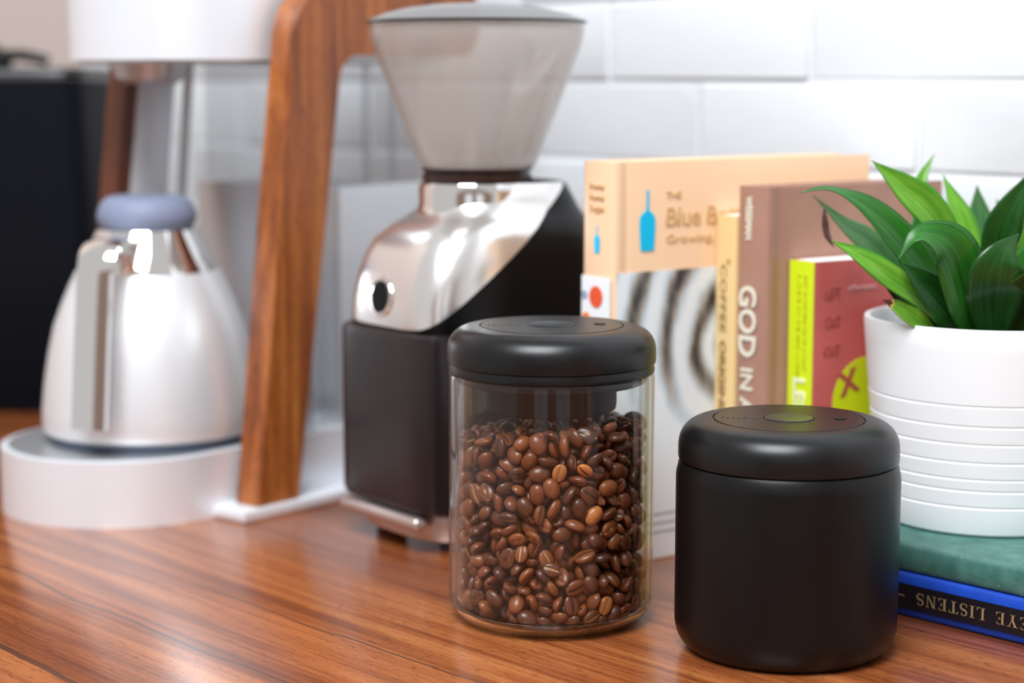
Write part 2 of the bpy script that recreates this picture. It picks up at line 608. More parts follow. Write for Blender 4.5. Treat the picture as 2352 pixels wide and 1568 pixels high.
def leaf_mat(name, dark, light, edge=None, dry=False):
    m, N, L, b = nt(name)
    uv = N.new('ShaderNodeUVMap')
    sep = N.new('ShaderNodeSeparateXYZ')
    L.new(uv.outputs[0], sep.inputs[0])
    st = mapped_noise(N, L, uv.outputs[0], (22, 0.7, 1), 1.0, 3, 0.6)
    blotch = mapped_noise(N, L, uv.outputs[0], (2, 3, 1), 1.3, 3, 0.5)
    f = math_node(N, L, 'MULTIPLY_ADD', st.outputs['Fac'], 0.6, math_node(N, L, 'MULTIPLY', blotch.outputs['Fac'], 0.4))
    rp = ramp(N, [(0.36, dark), (0.62, light)])
    L.new(f, rp.inputs['Fac'])
    col = rp.outputs['Color']
    if edge:
        d = math_node(N, L, 'ABSOLUTE', math_node(N, L, 'SUBTRACT', sep.outputs[0], 0.5))
        e = math_node(N, L, 'GREATER_THAN', d, 0.44)
        col = mix_col(N, L, math_node(N, L, 'MULTIPLY', e, 0.6), col, edge)
    if dry:
        nz = math_node(N, L, 'MULTIPLY_ADD', blotch.outputs['Fac'], 0.15, sep.outputs[1])
        e1 = math_node(N, L, 'GREATER_THAN', nz, 0.86)
        e2 = math_node(N, L, 'GREATER_THAN', nz, 0.89)
        col = mix_col(N, L, e1, col, (0.62, 0.42, 0.12))
        col = mix_col(N, L, e2, col, (0.085, 0.03, 0.018))
    L.new(col, b.inputs['Base Color'])
    b.inputs['Roughness'].default_value = 0.26
    b.inputs['Specular IOR Level'].default_value = 0.5
    tr = N.new('ShaderNodeBsdfTranslucent')
    L.new(col, tr.inputs['Color'])
    mx = N.new('ShaderNodeMixShader')
    mx.inputs[0].default_value = 0.22
    L.new(b.outputs[0], mx.inputs[1])
    L.new(tr.outputs[0], mx.inputs[2])
    L.new(mx.outputs[0], N['Material Output'].inputs['Surface'])
    bp = N.new('ShaderNodeBump')
    bp.inputs['Strength'].default_value = 0.2
    bp.inputs['Distance'].default_value = 0.0006
    L.new(st.outputs['Fac'], bp.inputs['Height'])
    L.new(bp.outputs['Normal'], b.inputs['Normal'])
    return m


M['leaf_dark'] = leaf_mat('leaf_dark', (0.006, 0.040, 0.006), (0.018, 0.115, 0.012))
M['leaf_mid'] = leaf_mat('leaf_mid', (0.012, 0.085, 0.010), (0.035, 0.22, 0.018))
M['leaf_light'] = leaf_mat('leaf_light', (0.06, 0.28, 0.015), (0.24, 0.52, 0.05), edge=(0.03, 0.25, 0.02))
M['leaf_grey'] = leaf_mat('leaf_grey', (0.03, 0.10, 0.035), (0.09, 0.23, 0.075), edge=(0.10, 0.26, 0.04))
M['leaf_olive'] = leaf_mat('leaf_olive', (0.02, 0.055, 0.006), (0.08, 0.15, 0.015))
M['leaf_brown'] = leaf_mat('leaf_brown', (0.05, 0.018, 0.015), (0.14, 0.06, 0.05))
M['leaf_dry'] = leaf_mat('leaf_dry_tip', (0.05, 0.20, 0.012), (0.20, 0.42, 0.03), edge=(0.30, 0.38, 0.06), dry=True)


# ------------------------------------------------------------------ lettering
def text_mesh(txt, size, thick=0.00025, bold=0.0, align='LEFT', spacing=1.0):
    cu = bpy.data.curves.new('t', 'FONT')
    cu.body = txt
    cu.size = size
    cu.extrude = thick
    cu.offset = bold
    cu.align_x = align
    cu.space_character = spacing
    cu.resolution_u = 4
    o = bpy.data.objects.new('t', cu)
    COL.objects.link(o)
    dg = bpy.context.evaluated_depsgraph_get()
    me = bpy.data.meshes.new_from_object(o.evaluated_get(dg))
    bpy.data.objects.remove(o)
    bpy.data.curves.remove(cu)
    return me


def place(me, right, up, origin):
    r = Vector(right).normalized()
    u = Vector(up).normalized()
    n = r.cross(u)
    mx = Matrix((r, u, n)).transposed().to_4x4()
    mx.translation = Vector(origin)
    me.transform(mx)
    return me


def fit_width(me, w):
    xs = [v.co.x for v in me.vertices]
    k = w / (max(xs) - min(xs))
    x0 = min(xs)
    for v in me.vertices:
        v.co.x = (v.co.x - x0) * k
    return me


def serif_word(word, h, adv, thick=0.0002):
    """Roman capitals built from stems, hairlines and serifs; returns a mesh lying in XY."""
    bm = bmesh.new()
    T, t = 0.15, 0.055

    def quad(pts, ox):
        vs2 = [bm.verts.new((ox + x * h, y * h, thick)) for x, y in pts]
        bm.faces.new(vs2)

    def rect(x0, y0, x1, y1, ox):
        quad([(x0, y0), (x1, y0), (x1, y1), (x0, y1)], ox)
    ox = 0.0
    for ch in word:
        if ch == ' ':
            ox += adv * 0.62 * h
            continue
        w = {'I': 0.34, 'E': 0.62, 'L': 0.60, 'S': 0.52, 'T': 0.66, 'N': 0.76, 'Y': 0.74}[ch]
        if ch in 'EL':
            rect(0.10, 0, 0.10 + T, 1, ox)
            rect(0.02, 0, 0.34, t, ox)
            rect(0.02, 1 - t, 0.34, 1, ox)
            rect(0.1, 0, w, t, ox)
            quad([(w - 0.10, 0), (w, 0), (w, 0.26), (w - 0.04, 0.26)], ox)
            if ch == 'E':
                rect(0.1, 1 - t, w - 0.04, 1, ox)
                quad([(w - 0.13, 1), (w - 0.04, 1), (w - 0.04, 0.78), (w - 0.07, 0.78)], ox)
                rect(0.1, 0.49, w - 0.18, 0.49 + t, ox)
                rect(w - 0.22, 0.40, w - 0.17, 0.63, ox)
        elif ch == 'I':
            rect(0.10, 0, 0.10 + T, 1, ox)
            rect(0.0, 0, 0.34, t, ox)
            rect(0.0, 1 - t, 0.34, 1, ox)
        elif ch == 'T':
            rect(0.255, 0, 0.255 + T, 1, ox)
            rect(0.16, 0, 0.50, t, ox)
            rect(0, 1 - t, w, 1, ox)
            quad([(0, 1), (0, 0.76), (0.035, 0.76), (0.10, 1)], ox)
            quad([(w, 1), (w - 0.10, 1), (w - 0.035, 0.76), (w, 0.76)], ox)
        elif ch == 'N':
            rect(0.12, 0, 0.12 + t, 1, ox)
            rect(0.62, 0, 0.62 + t, 1, ox)
            quad([(0.08, 1), (0.25, 1), (0.675, 0), (0.60, 0)], ox)
            rect(0.02, 0, 0.28, t, ox)
            rect(0.52, 1 - t, 0.78, 1, ox)
            rect(0.02, 1 - t, 0.2, 1, ox)
        elif ch == 'Y':
            rect(0.30, 0, 0.30 + T, 0.46, ox)
            rect(0.20, 0, 0.55, t, ox)
            quad([(0.06, 1), (0.24, 1), (0.45, 0.44), (0.30, 0.44)], ox)
            quad([(0.59, 1), (0.66, 1), (0.45, 0.44), (0.39, 0.44)], ox)
            rect(0, 1 - t, 0.31, 1, ox)
            rect(0.49, 1 - t, 0.75, 1, ox)
        elif ch == 'S':
            pts = []
            for k in range(25):
                s = k / 24
                if s < 0.5:
                    a = R(30 + (270 - 30) * s * 2)
                    pts.append((0.27 + 0.20 * math.cos(a), 0.745 + 0.235 * math.sin(a)))
                else:
                    a = R(90 - (90 + 150) * (s - 0.5) * 2)
                    pts.append((0.27 + 0.23 * math.cos(a), 0.265 + 0.245 * math.sin(a)))
            for k in range(24):
                s = k / 24
                wd = 0.03 + 0.055 * math.exp(-((s - 0.5) / 0.22) ** 2)
                (x0, y0), (x1, y1) = pts[k], pts[k + 1]
                dx, dy = x1 - x0, y1 - y0
                l = math.hypot(dx, dy) + 1e-9
                nx, ny = -dy / l * wd, dx / l * wd
                quad([(x0 - nx, y0 - ny), (x1 - nx, y1 - ny), (x1 + nx, y1 + ny), (x0 + nx, y0 + ny)], ox)
            rect(0.40, 0.74, 0.45, 0.98, ox)
            rect(0.05, 0.02, 0.10, 0.28, ox)
        ox += (w + adv * 0.16) * h
    return bm_mesh(bm, 0)


# ================================================================== SETTING
grain_angle = math.atan2(WALL_T.y, WALL_T.x)
# --- countertop: local X runs along the grain, local Y from the wall towards the room
n_in = -WALL_N
ct = link('countertop', box((0.1, (WALL_D + 0.38) / 2 * -1 + 0.001, -0.02), (3.8, WALL_D - 0.38 - 0.002, 0.04), 0.003), M['counter'])
ct.rotation_euler = (0, 0, grain_angle)
# with X along WALL_T, local Y is WALL_T turned by +90 deg = WALL_N side (pointing to the room): y_local = -n_in.p
tag(ct, 'glossy red-brown wooden worktop with streaky dark grain and a thin wavy crack', 'worktop')


def wall_frame(o):
    o.rotation_euler = (0, 0, grain_angle)


# --- brick wall: local X along WALL_T, local Y towards the room
rng = random.Random(7)
wb = link('wall_back', box((0.4, -WALL_D - 0.0522, 0.64), (3.2, 0.1, 1.36), 0.0), M['mortar'])
# wall_back front face lies 5 mm behind the brick faces
wall_frame(wb)
wb['kind'] = 'structure'


def brick_mesh(seed):
    r2 = random.Random(seed)
    bm = bmesh.new()
    add_box(bm, (0, 0, 0), (0.2078, 0.010, 0.0618), 0.0022, 3)
    for v in bm.verts:
        v.co += Vector((r2.uniform(-1, 1), r2.uniform(-1, 1), r2.uniform(-1, 1))) * 0.0005
    return bm_mesh(bm, 60)


bricks = [brick_mesh(s) for s in range(4)]
for b_ in bricks:
    b_.materials.append(M['brick'])
ROW, LEN = 0.0655, 0.2115
half = []
bmh = bmesh.new()
for r_ in range(10):
    z = 0.033 + r_ * ROW - 0.008
    off = (0.5 * LEN if r_ % 2 else 0.0) + rng.uniform(-0.008, 0.008)
    x = -0.97 + off
    while x < 1.98 - LEN / 2:
        o = bpy.data.objects.new('brick', rng.choice(bricks))
        COL.objects.link(o)
        o.parent = wb
        o.location = (x, -WALL_D - 0.0055 + rng.uniform(-0.0012, 0.0012), z)
        o.rotation_euler = (rng.uniform(-0.006, 0.006), rng.uniform(-0.004, 0.004), rng.uniform(-0.005, 0.005))
        x += LEN
# --- plain beige side wall closing the counter at its far left end
wl = link('wall_left', box((2.055, -WALL_D + 0.62, 0.64), (0.1, 1.24, 1.36)), M['beige'])
wall_frame(wl)
wl['kind'] = 'structure'

# --- the room behind the camera: floor, far wall and two glowing windows, all out of view, added for metal and glass to mirror
fl = link('floor', box((0, -0.6, -0.925), (5.6, 3.6, 0.05)), wood('floor_boards', 0, [(0.3, (0.10, 0.035, 0.014)), (0.6, (0.26, 0.10, 0.045))], rough=0.4))
fl['kind'] = 'structure'
wf = link('wall_front', box((0, -2.45, 0.35), (5.6, 0.1, 2.5)), mat('warm_plaster', (0.50, 0.36, 0.30), 0.7))
wf['kind'] = 'structure'
pane = mat('daylight_pane', (0.8, 0.85, 0.9), 0.1)
pane.node_tree.nodes['Principled BSDF'].inputs['Emission Color'].default_value = (0.90, 0.95, 1.0, 1)
pane.node_tree.nodes['Principled BSDF'].inputs['Emission Strength'].default_value = 0.4  # invented window glow, gives chrome and glass something bright to reflect
frame_m = mat('white_window_frame', (0.75, 0.75, 0.75), 0.5)
for wi, wx in enumerate((-0.75, 0.75)):
    wn = link('window_%d' % (wi + 1), box((0, 0, 0), (0.95, 0.02, 1.15)), pane, None, (wx, -2.388, 0.82))
    wn['kind'] = 'structure'
    for px_, pz_, sx_, sz_ in ((0, 0.59, 1.03, 0.05), (0, -0.59, 1.03, 0.05), (-0.49, 0, 0.05, 1.13), (0.49, 0, 0.05, 1.13), (0, 0, 0.03, 1.13), (0, 0, 0.93, 0.03)):
        link('window_frame', box((px_, 0.01, pz_), (sx_, 0.03, sz_), 0.003), frame_m, wn)

# ================================================================== COFFEE MAKER
BX = Vector((0.64, 0.77, 0)).normalized()            # axis front -> back
BC = Vector((-0.297, 1.445, 0))
# local frame: local +Y = back, local +X = the side turned to the camera
b_ang = math.atan2(-BX.x, BX.y)
mk = thing('coffee_maker', 'silver drip coffee maker with two leaning walnut arms and round-fronted base', 'coffee maker', BC, b_ang)


def stadium(rad, yb, z, n=40, yc=0.0, bevel=0.0):
    pts = []
    for k in range(n + 1):
        a = math.pi + math.pi * k / n
        pts.append((rad * math.cos(a), yc + rad * math.sin(a)))
    pts += [(rad, yb), (-rad, yb)]
    return pts


def slab(poly, z0, z1, bev):
    return prism(poly, z0, z1, 40, bev)


BR = 0.0925
base = link('base', slab(stadium(BR, 0.26, 0), 0.0, 0.048, 0.0025), M['alu'], mk)
link('base_plate', slab(stadium(BR - 0.006, 0.12, 0), 0.0475, 0.0492, 0.0005), M['alu_dark'], mk)
# markings printed round the front of the base (thin curved plates)


def curved_plate(r, a0, a1, z0, z1, thick=0.0004, n=10):
    vs2, fs = [], []
    for k in range(n + 1):
        a = R(a0 + (a1 - a0) * k / n)
        for rr, zz in ((r, z0), (r, z1), (r + thick, z1), (r + thick, z0)):
            vs2.append((rr * math.cos(a), rr * math.sin(a), zz))
    for k in range(n):
        for j in range(4):
            fs.append((k * 4 + j, k * 4 + (j + 1) % 4, (k + 1) * 4 + (j + 1) % 4, (k + 1) * 4 + j))
    fs.append((0, 3, 2, 1))
    fs.append((n * 4, n * 4 + 1, n * 4 + 2, n * 4 + 3))
    return mesh_from(vs2, fs, 40)


mark_m = mat('grey_marking', (0.55, 0.55, 0.55), 0.5)
# local angle: -90 deg is the front; smaller angles lie to the left side
for a0, a1, z0, z1 in ((-170, -155, 0.029, 0.035), (-146, -131, 0.029, 0.034), (-173, -154, 0.022, 0.026), (-172, -156, 0.009, 0.013)):
    link('printed_marking', curved_plate(BR, a0, a1, z0, z1), mark_m, base)
kb = lathe([(0, 0), (0.007, 0), (0.008, 0.001), (0.008, 0.003), (0.007, 0.004), (0, 0.004)], 32)
kb.transform(Matrix.Rotation(R(90), 4, 'Y'))
ka = R(-161)
kn = link('start_button', kb, M['alu'], base)
kn.location = (BR * math.cos(ka), BR * math.sin(ka), 0.0175)
kn.rotation_euler = (0, 0, ka)

# walnut arms: an arch-shaped side panel, drawn in the (y, z) plane and given thickness along x


def arm_outline():
    lean = 0.125
    p = []
    y0 = 0.025
    H1 = 0.345
    # front edge going up
    p.append((y0, 0.0085))
    for k in range(1, 9):
        z = 0.0085 + (H1 - 0.0085) * k / 8
        p.append((y0 + lean * z - 0.06 * 0.012 * math.sin(math.pi * k / 8), z))
    yf = y0 + lean * H1
    # rounded outer corner
    for k in range(1, 11):
        a = math.pi - (math.pi / 2) * k / 10
        p.append((yf + 0.052 + 0.052 * math.cos(a), H1 + 0.052 * math.sin(a)))
    p.append((yf + 0.19, H1 + 0.052))
    for k in range(1, 6):
        a = math.pi / 2 - math.pi * k / 6
        p.append((yf + 0.19 + 0.02 * math.cos(a), H1 + 0.024 + 0.028 * math.sin(a)))
    p.append((yf + 0.19, 0.340))
    # inner corner
    wid = 0.050
    yi = y0 + wid + lean * 0.318
    for k in range(0, 7):
        a = math.pi / 2 + (math.pi / 2) * k / 6
        p.append((yi + 0.022 + 0.022 * math.cos(a), 0.318 + 0.022 * math.sin(a)))
    for k in range(7, -1, -1):
        z = 0.0085 + (0.31 - 0.0085) * k / 8
        p.append((y0 + wid - 0.010 * (1 - k / 8) + lean * z, z))
    return p


def arm(x0, x1, material, parent):
    poly = arm_outline()
    bm = bmesh.new()
    A = [bm.verts.new((x0, y, z)) for y, z in poly]
    B = [bm.verts.new((x1, y, z)) for y, z in poly]
    bm.faces.new(A)
    bm.faces.new(B[::-1])
    n = len(poly)
    for i in range(n):
        bm.faces.new((A[i], B[i], B[(i + 1) % n], A[(i + 1) % n]))
    es = [e for e in bm.edges if len(e.link_faces) == 2 and e.calc_face_angle(0) > R(50)]
    bmesh.ops.bevel(bm, geom=es, offset=0.002, segments=2, profile=0.5, affect='EDGES')
    return link('wooden_arm', bm_mesh(bm, 40), material, parent)


arm(0.0975, 0.1215, M['arm_wood'], mk)
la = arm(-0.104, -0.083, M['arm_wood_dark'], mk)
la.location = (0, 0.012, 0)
link('arm_liner', box((-0.0815, 0.092, 0.19), (0.0025, 0.038, 0.288), 0.0008, rot=Matrix.Rotation(R(-7.1), 3, 'X')), M['alu'], mk)
for sx in (1, -1):
    link('arm_foot', box((sx * 0.1085, 0.135, 0.004), (0.036, 0.256, 0.008), 0.0015), M['alu'], mk)
# brew head
head = link('brew_head', slab(stadium(0.090, 0.20, 0, yc=0.0), 0.336, 0.42, 0.002), M['alu'], mk, (0, 0.072, 0))
link('head_underside', slab(stadium(0.082, 0.19, 0), 0.3335, 0.3362, 0.0), M['alu_dark'], head)
shower = link('shower_head', lathe([(0, 0.318), (0.020, 0.318), (0.026, 0.322), (0.030, 0.334), (0, 0.334)], 48), M['alu_dark'], mk, (-0.02, 0.05, 0))
# rear tower and water tank
link('tower', slab([(x * 0.5, y) for x, y in [(-0.166, 0.150), (0.170, 0.150), (0.170, 0.255), (-0.166, 0.255)]], 0.048, 0.238, 0.006), M['alu_tower'], mk)
tk = []
tank = prism([(-0.080, 0.158), (0.082, 0.158), (0.082, 0.246), (-0.080, 0.246)], 0.239, 0.3355, 40, 0.006)
link('water_tank', tank, M['tank_glass'], mk)
for yy in (0.185, 0.215):
    link('tank_rib', box((0.0815, yy, 0.287), (0.003, 0.008, 0.094), 0.001), M['tank_glass'], mk)
link('water_tube', tube([(-0.052, 0.118, 0.336), (-0.054, 0.105, 0.20), (-0.055, 0.098, 0.05)], 0.0042), M['alu_dark'], mk)
link('water_tube', tube([(0.068, 0.130, 0.336), (0.068, 0.130, 0.20), (0.068, 0.130, 0.05)], 0.0042), M['alu_dark'], mk)

# ================================================================== THERMAL CARAFE
CB = BC + BX * 0.020 + Vector((0.006, -0.002, 0))
CB = Vector((CB.x, CB.y, 0.0494))
cf = thing('thermal_carafe', 'conical brushed steel thermal carafe with blue-grey lid and upright chrome handle', 'carafe', CB, b_ang)
z0 = 0.0494
body = [(0.0, 0.006), (0.079, 0.006), (0.0815, 0.008), (0.0825, 0.014), (0.0822, 0.024), (0.0800, 0.044), (0.0765, 0.066), (0.0715, 0.088), (0.0655, 0.104), (0.0590, 0.119), (0.0545, 0.128), (0.0535, 0.1285), (0, 0.1285)]
link('body', lathe(body, 96, 30), M['steel'], cf)
link('rubber_foot', lathe([(0, 0.0), (0.077, 0.0), (0.0785, 0.001), (0.0785, 0.0058), (0, 0.0058)], 96, 30), M['rubber_blue'], cf)
link('collar', lathe([(0, 0.1286), (0.0532, 0.1286), (0.0525, 0.1315), (0.0470, 0.143), (0.0415, 0.154), (0.0385, 0.160), (0.0365, 0.161), (0, 0.161)], 96, 30), M['chrome'], cf)
lidp = [(0, 0.1612), (0.0335, 0.1612), (0.0358, 0.1630), (0.0372, 0.1665), (0.0374, 0.1705), (0.0362, 0.1755), (0.0335, 0.1805), (0.0295, 0.1838), (0.0250, 0.1850), (0.0235, 0.1846), (0.021, 0.1838), (0.010, 0.1845), (0, 0.1848)]
link('lid', lathe(lidp, 72, 40), M['lid_blue'], cf)
# handle hangs from the collar, in front and to the left


def strap(path, width, thick, side, smooth=50):
    pts = catmull(path, 40)
    vs2, fs = [], []
    for i, p in enumerate(pts):
        d = (pts[min(i + 1, 40)] - pts[max(i - 1, 0)]).normalized()
        nn = side.cross(d).normalized()
        prof = [(-1, -0.5), (-0.8, 0.35), (-0.4, 0.95), (0, 1.1), (0.4, 0.95), (0.8, 0.35), (1, -0.5), (0.6, -0.7), (0, -0.75), (-0.6, -0.7)]
        for a, b2 in prof:
            vs2.append(p + side * (a * width / 2) + nn * (b2 * thick))
    n = 10
    for i in range(40):
        for k in range(n):
            fs.append((i * n + k, i * n + (k + 1) % n, (i + 1) * n + (k + 1) % n, (i + 1) * n + k))
    fs.append(tuple(range(n))[::-1])
    fs.append(tuple(40 * n + k for k in range(n)))
    bm = bmesh.new()
    me = mesh_from(vs2, fs, 0)
    bm.from_mesh(me)
    return bm_mesh(bm, smooth)


ha = R(-65)
hd = Vector((math.cos(ha), math.sin(ha), 0))
hs = Vector((-hd.y, hd.x, 0))
hp = [hd * 0.040 + Vector((0, 0, 0.149)), hd * 0.062 + Vector((0, 0, 0.1515)), hd * 0.076 + Vector((0, 0, 0.148)), hd * 0.082 + Vector((0, 0, 0.138)),
      hd * 0.087 + Vector((0, 0, 0.110)), hd * 0.092 + Vector((0, 0, 0.075)), hd * 0.0965 + Vector((0, 0, 0.040)), hd * 0.099 + Vector((0, 0, 0.0215))]
link('handle', strap(hp, 0.029, 0.0085, hs), M['chrome'], cf)

# ================================================================== BLACK BIN AND GADGET
BB = Vector((-0.53, 1.93, 0))
bn = thing('storage_bin', 'tall matte black bin narrowing to its top beside the coffee maker', 'bin', BB)
secs = []
for z, hx, hy in ((0.0, 0.128, 0.088), (0.003, 0.13, 0.09), (0.15, 0.124, 0.088), (0.32, 0.1165, 0.085)):
    secs.append(superell(hx, -hy, hy, z, 9, 64))
link('body', bm_mesh(loft(secs), 50), M['bin_box'], bn)
secs = [superell(0.1185, -0.086, 0.086, 0.3202, 9, 64), superell(0.1185, -0.086, 0.086, 0.330, 9, 64), superell(0.1155, -0.083, 0.083, 0.333, 9, 64)]
link('lid', bm_mesh(loft(secs), 50), M['gadget'], bn)
gd = thing('kitchen_gadget', 'dark rounded gadget with a short arm resting on the black bin', 'gadget', BB + Vector((-0.012, -0.02, 0.3332)))
link('body', lathe([(0, 0), (0.046, 0), (0.049, 0.003), (0.046, 0.012), (0.036, 0.022), (0.022, 0.028), (0, 0.029)], 48), M['gadget'], gd)
link('arm', tube(catmull([(0.03, -0.01, 0.010), (0.058, -0.014, 0.012), (0.078, -0.017, 0.009), (0.088, -0.018, 0.006)], 14), 0.0055), M['gadget'], gd)
link('handle', tube(catmull([(-0.03, 0, 0.02), (-0.032, 0, 0.055), (0.0, 0, 0.074), (0.018, 0, 0.060)], 18), 0.006), M['gadget'], gd)
link('knob', lathe([(0, 0.029), (0.006, 0.029), (0.006, 0.034), (0.011, 0.038), (0.010, 0.046), (0, 0.049)], 32), M['alu_dark'], gd)

# ================================================================== GRINDER
GC = Vector((-0.0215, 1.357, 0))
g_ang = math.atan2(-0.8, 0.6)
gr = thing('coffee_grinder', 'black burr grinder with brushed silver cap and smoky cone hopper', 'grinder', GC, g_ang)
S = [  # z, half width, front, back, squareness
    (0.026, 0.0590, -0.0760, 0.078, 5.0), (0.034, 0.0605, -0.0780, 0.080, 5.0), (0.090, 0.0610, -0.0785, 0.082, 5.0), (0.140, 0.0608, -0.0800, 0.082, 5.0),
    (0.155, 0.0608, -0.0840, 0.082, 5.5), (0.172, 0.0606, -0.0825, 0.0815, 5.2), (0.188, 0.0600, -0.0795, 0.081, 4.8), (0.202, 0.0588, -0.0750, 0.0798, 4.2),
    (0.212, 0.0568, -0.0700, 0.0785, 3.8), (0.220, 0.0535, -0.0625, 0.0765, 3.4), (0.226, 0.0490, -0.0530, 0.0745, 3.0), (0.231, 0.0445, -0.0450, 0.0722, 2.8), (0.239, 0.0418, -0.0405, 0.0690, 2.6), (0.2480, 0.0400, -0.0385, 0.0640, 2.5), (0.2500, 0.0380, -0.0365, 0.0610, 2.5)]
sects = [superell(hx, f, bk, z, p, 96) for z, hx, f, bk, p in S]
pl_co, pl_no = Vector((0, -0.084, 0.1535)), Vector((0, -0.72, 1)).normalized()
for keep_top in (True, False):
    bm = loft(sects)
    bmesh.ops.recalc_face_normals(bm, faces=bm.faces[:])
    off = 0.0 if keep_top else -0.0012
    res = bmesh.ops.bisect_plane(bm, geom=bm.verts[:] + bm.edges[:] + bm.faces[:], plane_co=pl_co + pl_no * off, plane_no=pl_no, clear_outer=not keep_top, clear_inner=keep_top)
    es = [e for e in res['geom_cut'] if isinstance(e, bmesh.types.BMEdge)]
    bmesh.ops.contextual_create(bm, geom=es)
    if keep_top:
        link('silver_cap', bm_mesh(bm, 35), M['satin_chrome'], gr)['label'] = 'polished silver cap'
    else:
        link('body', bm_mesh(bm, 35), M['grinder_black'], gr)
seam_bm = loft([superell(hx * 0.985, f * 0.985, bk * 0.985, z, p, 96) for z, hx, f, bk, p in S])
link('inner_shell', bm_mesh(seam_bm, 35), M['seam'], gr)
# grounds bin at the front
secs = []
for z, k in ((0.0285, -0.003), (0.0300, -0.001), (0.034, 0.0), (0.146, 0.0), (0.1505, -0.001), (0.152, -0.003)):
    secs.append(superell(0.0585 + k, -0.0872 - k, -0.030, z, 6.5, 72))
link('grounds_bin', bm_mesh(loft(secs), 40), M['bin_black'], gr)
# front plate button
bt = lathe([(0, 0), (0.0138, 0), (0.0140, 0.0006), (0.0134, 0.0014), (0.0114, 0.0016), (0.0112, 0.0010), (0, 0.0010)], 48)
bt.transform(Matrix.Rotation(R(90), 4, 'X'))
ring = link('button_ring', bt, M['chrome'], gr, (-0.004, -0.0822, 0.1735))
ring.rotation_euler = (R(-8), 0, 0)
bt = lathe([(0, 0.001), (0.0108, 0.001), (0.0110, 0.0016), (0.0104, 0.0024), (0, 0.0026)], 40)
bt.transform(Matrix.Rotation(R(90), 4, 'X'))
link('pulse_button', bt, M['knob'], ring)
# collar, neck, hopper, hopper lid
link('collar', lathe([(0, 0.226), (0.0440, 0.226), (0.0412, 0.231), (0.0400, 0.236), (0.0398, 0.247), (0.0385, 0.2502), (0.030, 0.2508), (0, 0.2508)], 80, 40), M['chrome'], gr, (-0.0, -0.006, 0))
HX = (0, -0.004, 0)
link('hopper_neck', lathe([(0, 0.2508), (0.0385, 0.2508), (0.0390, 0.2520), (0.0390, 0.2555), (0.0375, 0.2562), (0.0375, 0.2580), (0.0395, 0.2588), (0.0395, 0.2605), (0.0, 0.2605)], 80, 30), M['neck_brown'], gr, HX)
hop = [(0.0375, 0.2607), (0.0398, 0.2607), (0.0425, 0.2640), (0.0520, 0.2890), (0.0620, 0.3150), (0.0715, 0.3400), (0.0742, 0.3480), (0.0752, 0.3540), (0.0753, 0.3603), (0.0735, 0.3603), (0.0730, 0.3540), (0.0695, 0.3402), (0.0600, 0.3155), (0.0500, 0.2890), (0.0405, 0.2645)]
link('hopper', lathe(hop, 96, 30, close=True), M['hopper'], gr, HX)['label'] = 'smoky translucent cone hopper'
link('hopper_inlet', lathe([(0, 0.2607), (0.0170, 0.2607), (0.0165, 0.2705), (0.0150, 0.2720), (0, 0.2725)], 48), M['hopper'], gr, HX)
hl = [(0, 0.3606), (0.0755, 0.3606), (0.0765, 0.3611), (0.0765, 0.3622), (0.0740, 0.3632), (0.0640, 0.3672), (0.0500, 0.3706), (0.0300, 0.3732), (0.0150, 0.3741), (0, 0.3743)]
link('hopper_lid', lathe(hl, 96, 20), M['hopper_lid'], gr, HX)
link('lid_rim', lathe([(0.0752, 0.3604), (0.0772, 0.3604), (0.0774, 0.3612), (0.0772, 0.3621), (0.0760, 0.3622), (0.0752, 0.3616)], 96, 40, close=True), M['bin_black'], gr, HX)
# metal base, front lip, feet
secs = [superell(0.0560, -0.0740, 0.074, 0.0065, 4, 72), superell(0.0590, -0.0775, 0.078, 0.0085, 4, 72), superell(0.0605, -0.0795, 0.080, 0.018, 4, 72), superell(0.0595, -0.0785, 0.079, 0.0258, 4, 72)]
bs = link('base', bm_mesh(loft(secs), 40), M['warm_metal'], gr)
link('front_lip', box((-0.002, -0.0845, 0.0225), (0.098, 0.012, 0.0095), 0.0042, 4), M['warm_metal'], bs)
for fx in (-1, 1):
    for fy in (-0.052, 0.058):
        link('foot', lathe([(0, 0), (0.010, 0), (0.011, 0.001), (0.011, 0.0068), (0, 0.0068)], 32), M['rubber'], gr, (fx * 0.040, fy, 0))

# ================================================================== CANISTERS


def lid_profile(r, zb, zt, ringr):
    p = [(0, zb), (r - 0.0012, zb), (r - 0.0002, zb + 0.0006), (r, zb + 0.002), (r, zb + 0.0065)]
    # big soft shoulder: quarter superellipse
    hz, wr = (zt - 0.0004) - (zb + 0.0065), 0.0165
    for k in range(1, 15):
        a = math.pi / 2 * k / 14
        p.append((r - wr + wr * math.cos(a) ** 0.85, zb + 0.0065 + hz * math.sin(a) ** 0.85))
    p += [(ringr + 0.0005, zt - 0.0001), (ringr + 0.00025, zt - 0.0009), (ringr - 0.00025, zt - 0.0009), (ringr - 0.0005, zt), (0.0145, zt), (0.0145, zt - 0.0006), (0, zt - 0.0006)]
    return p


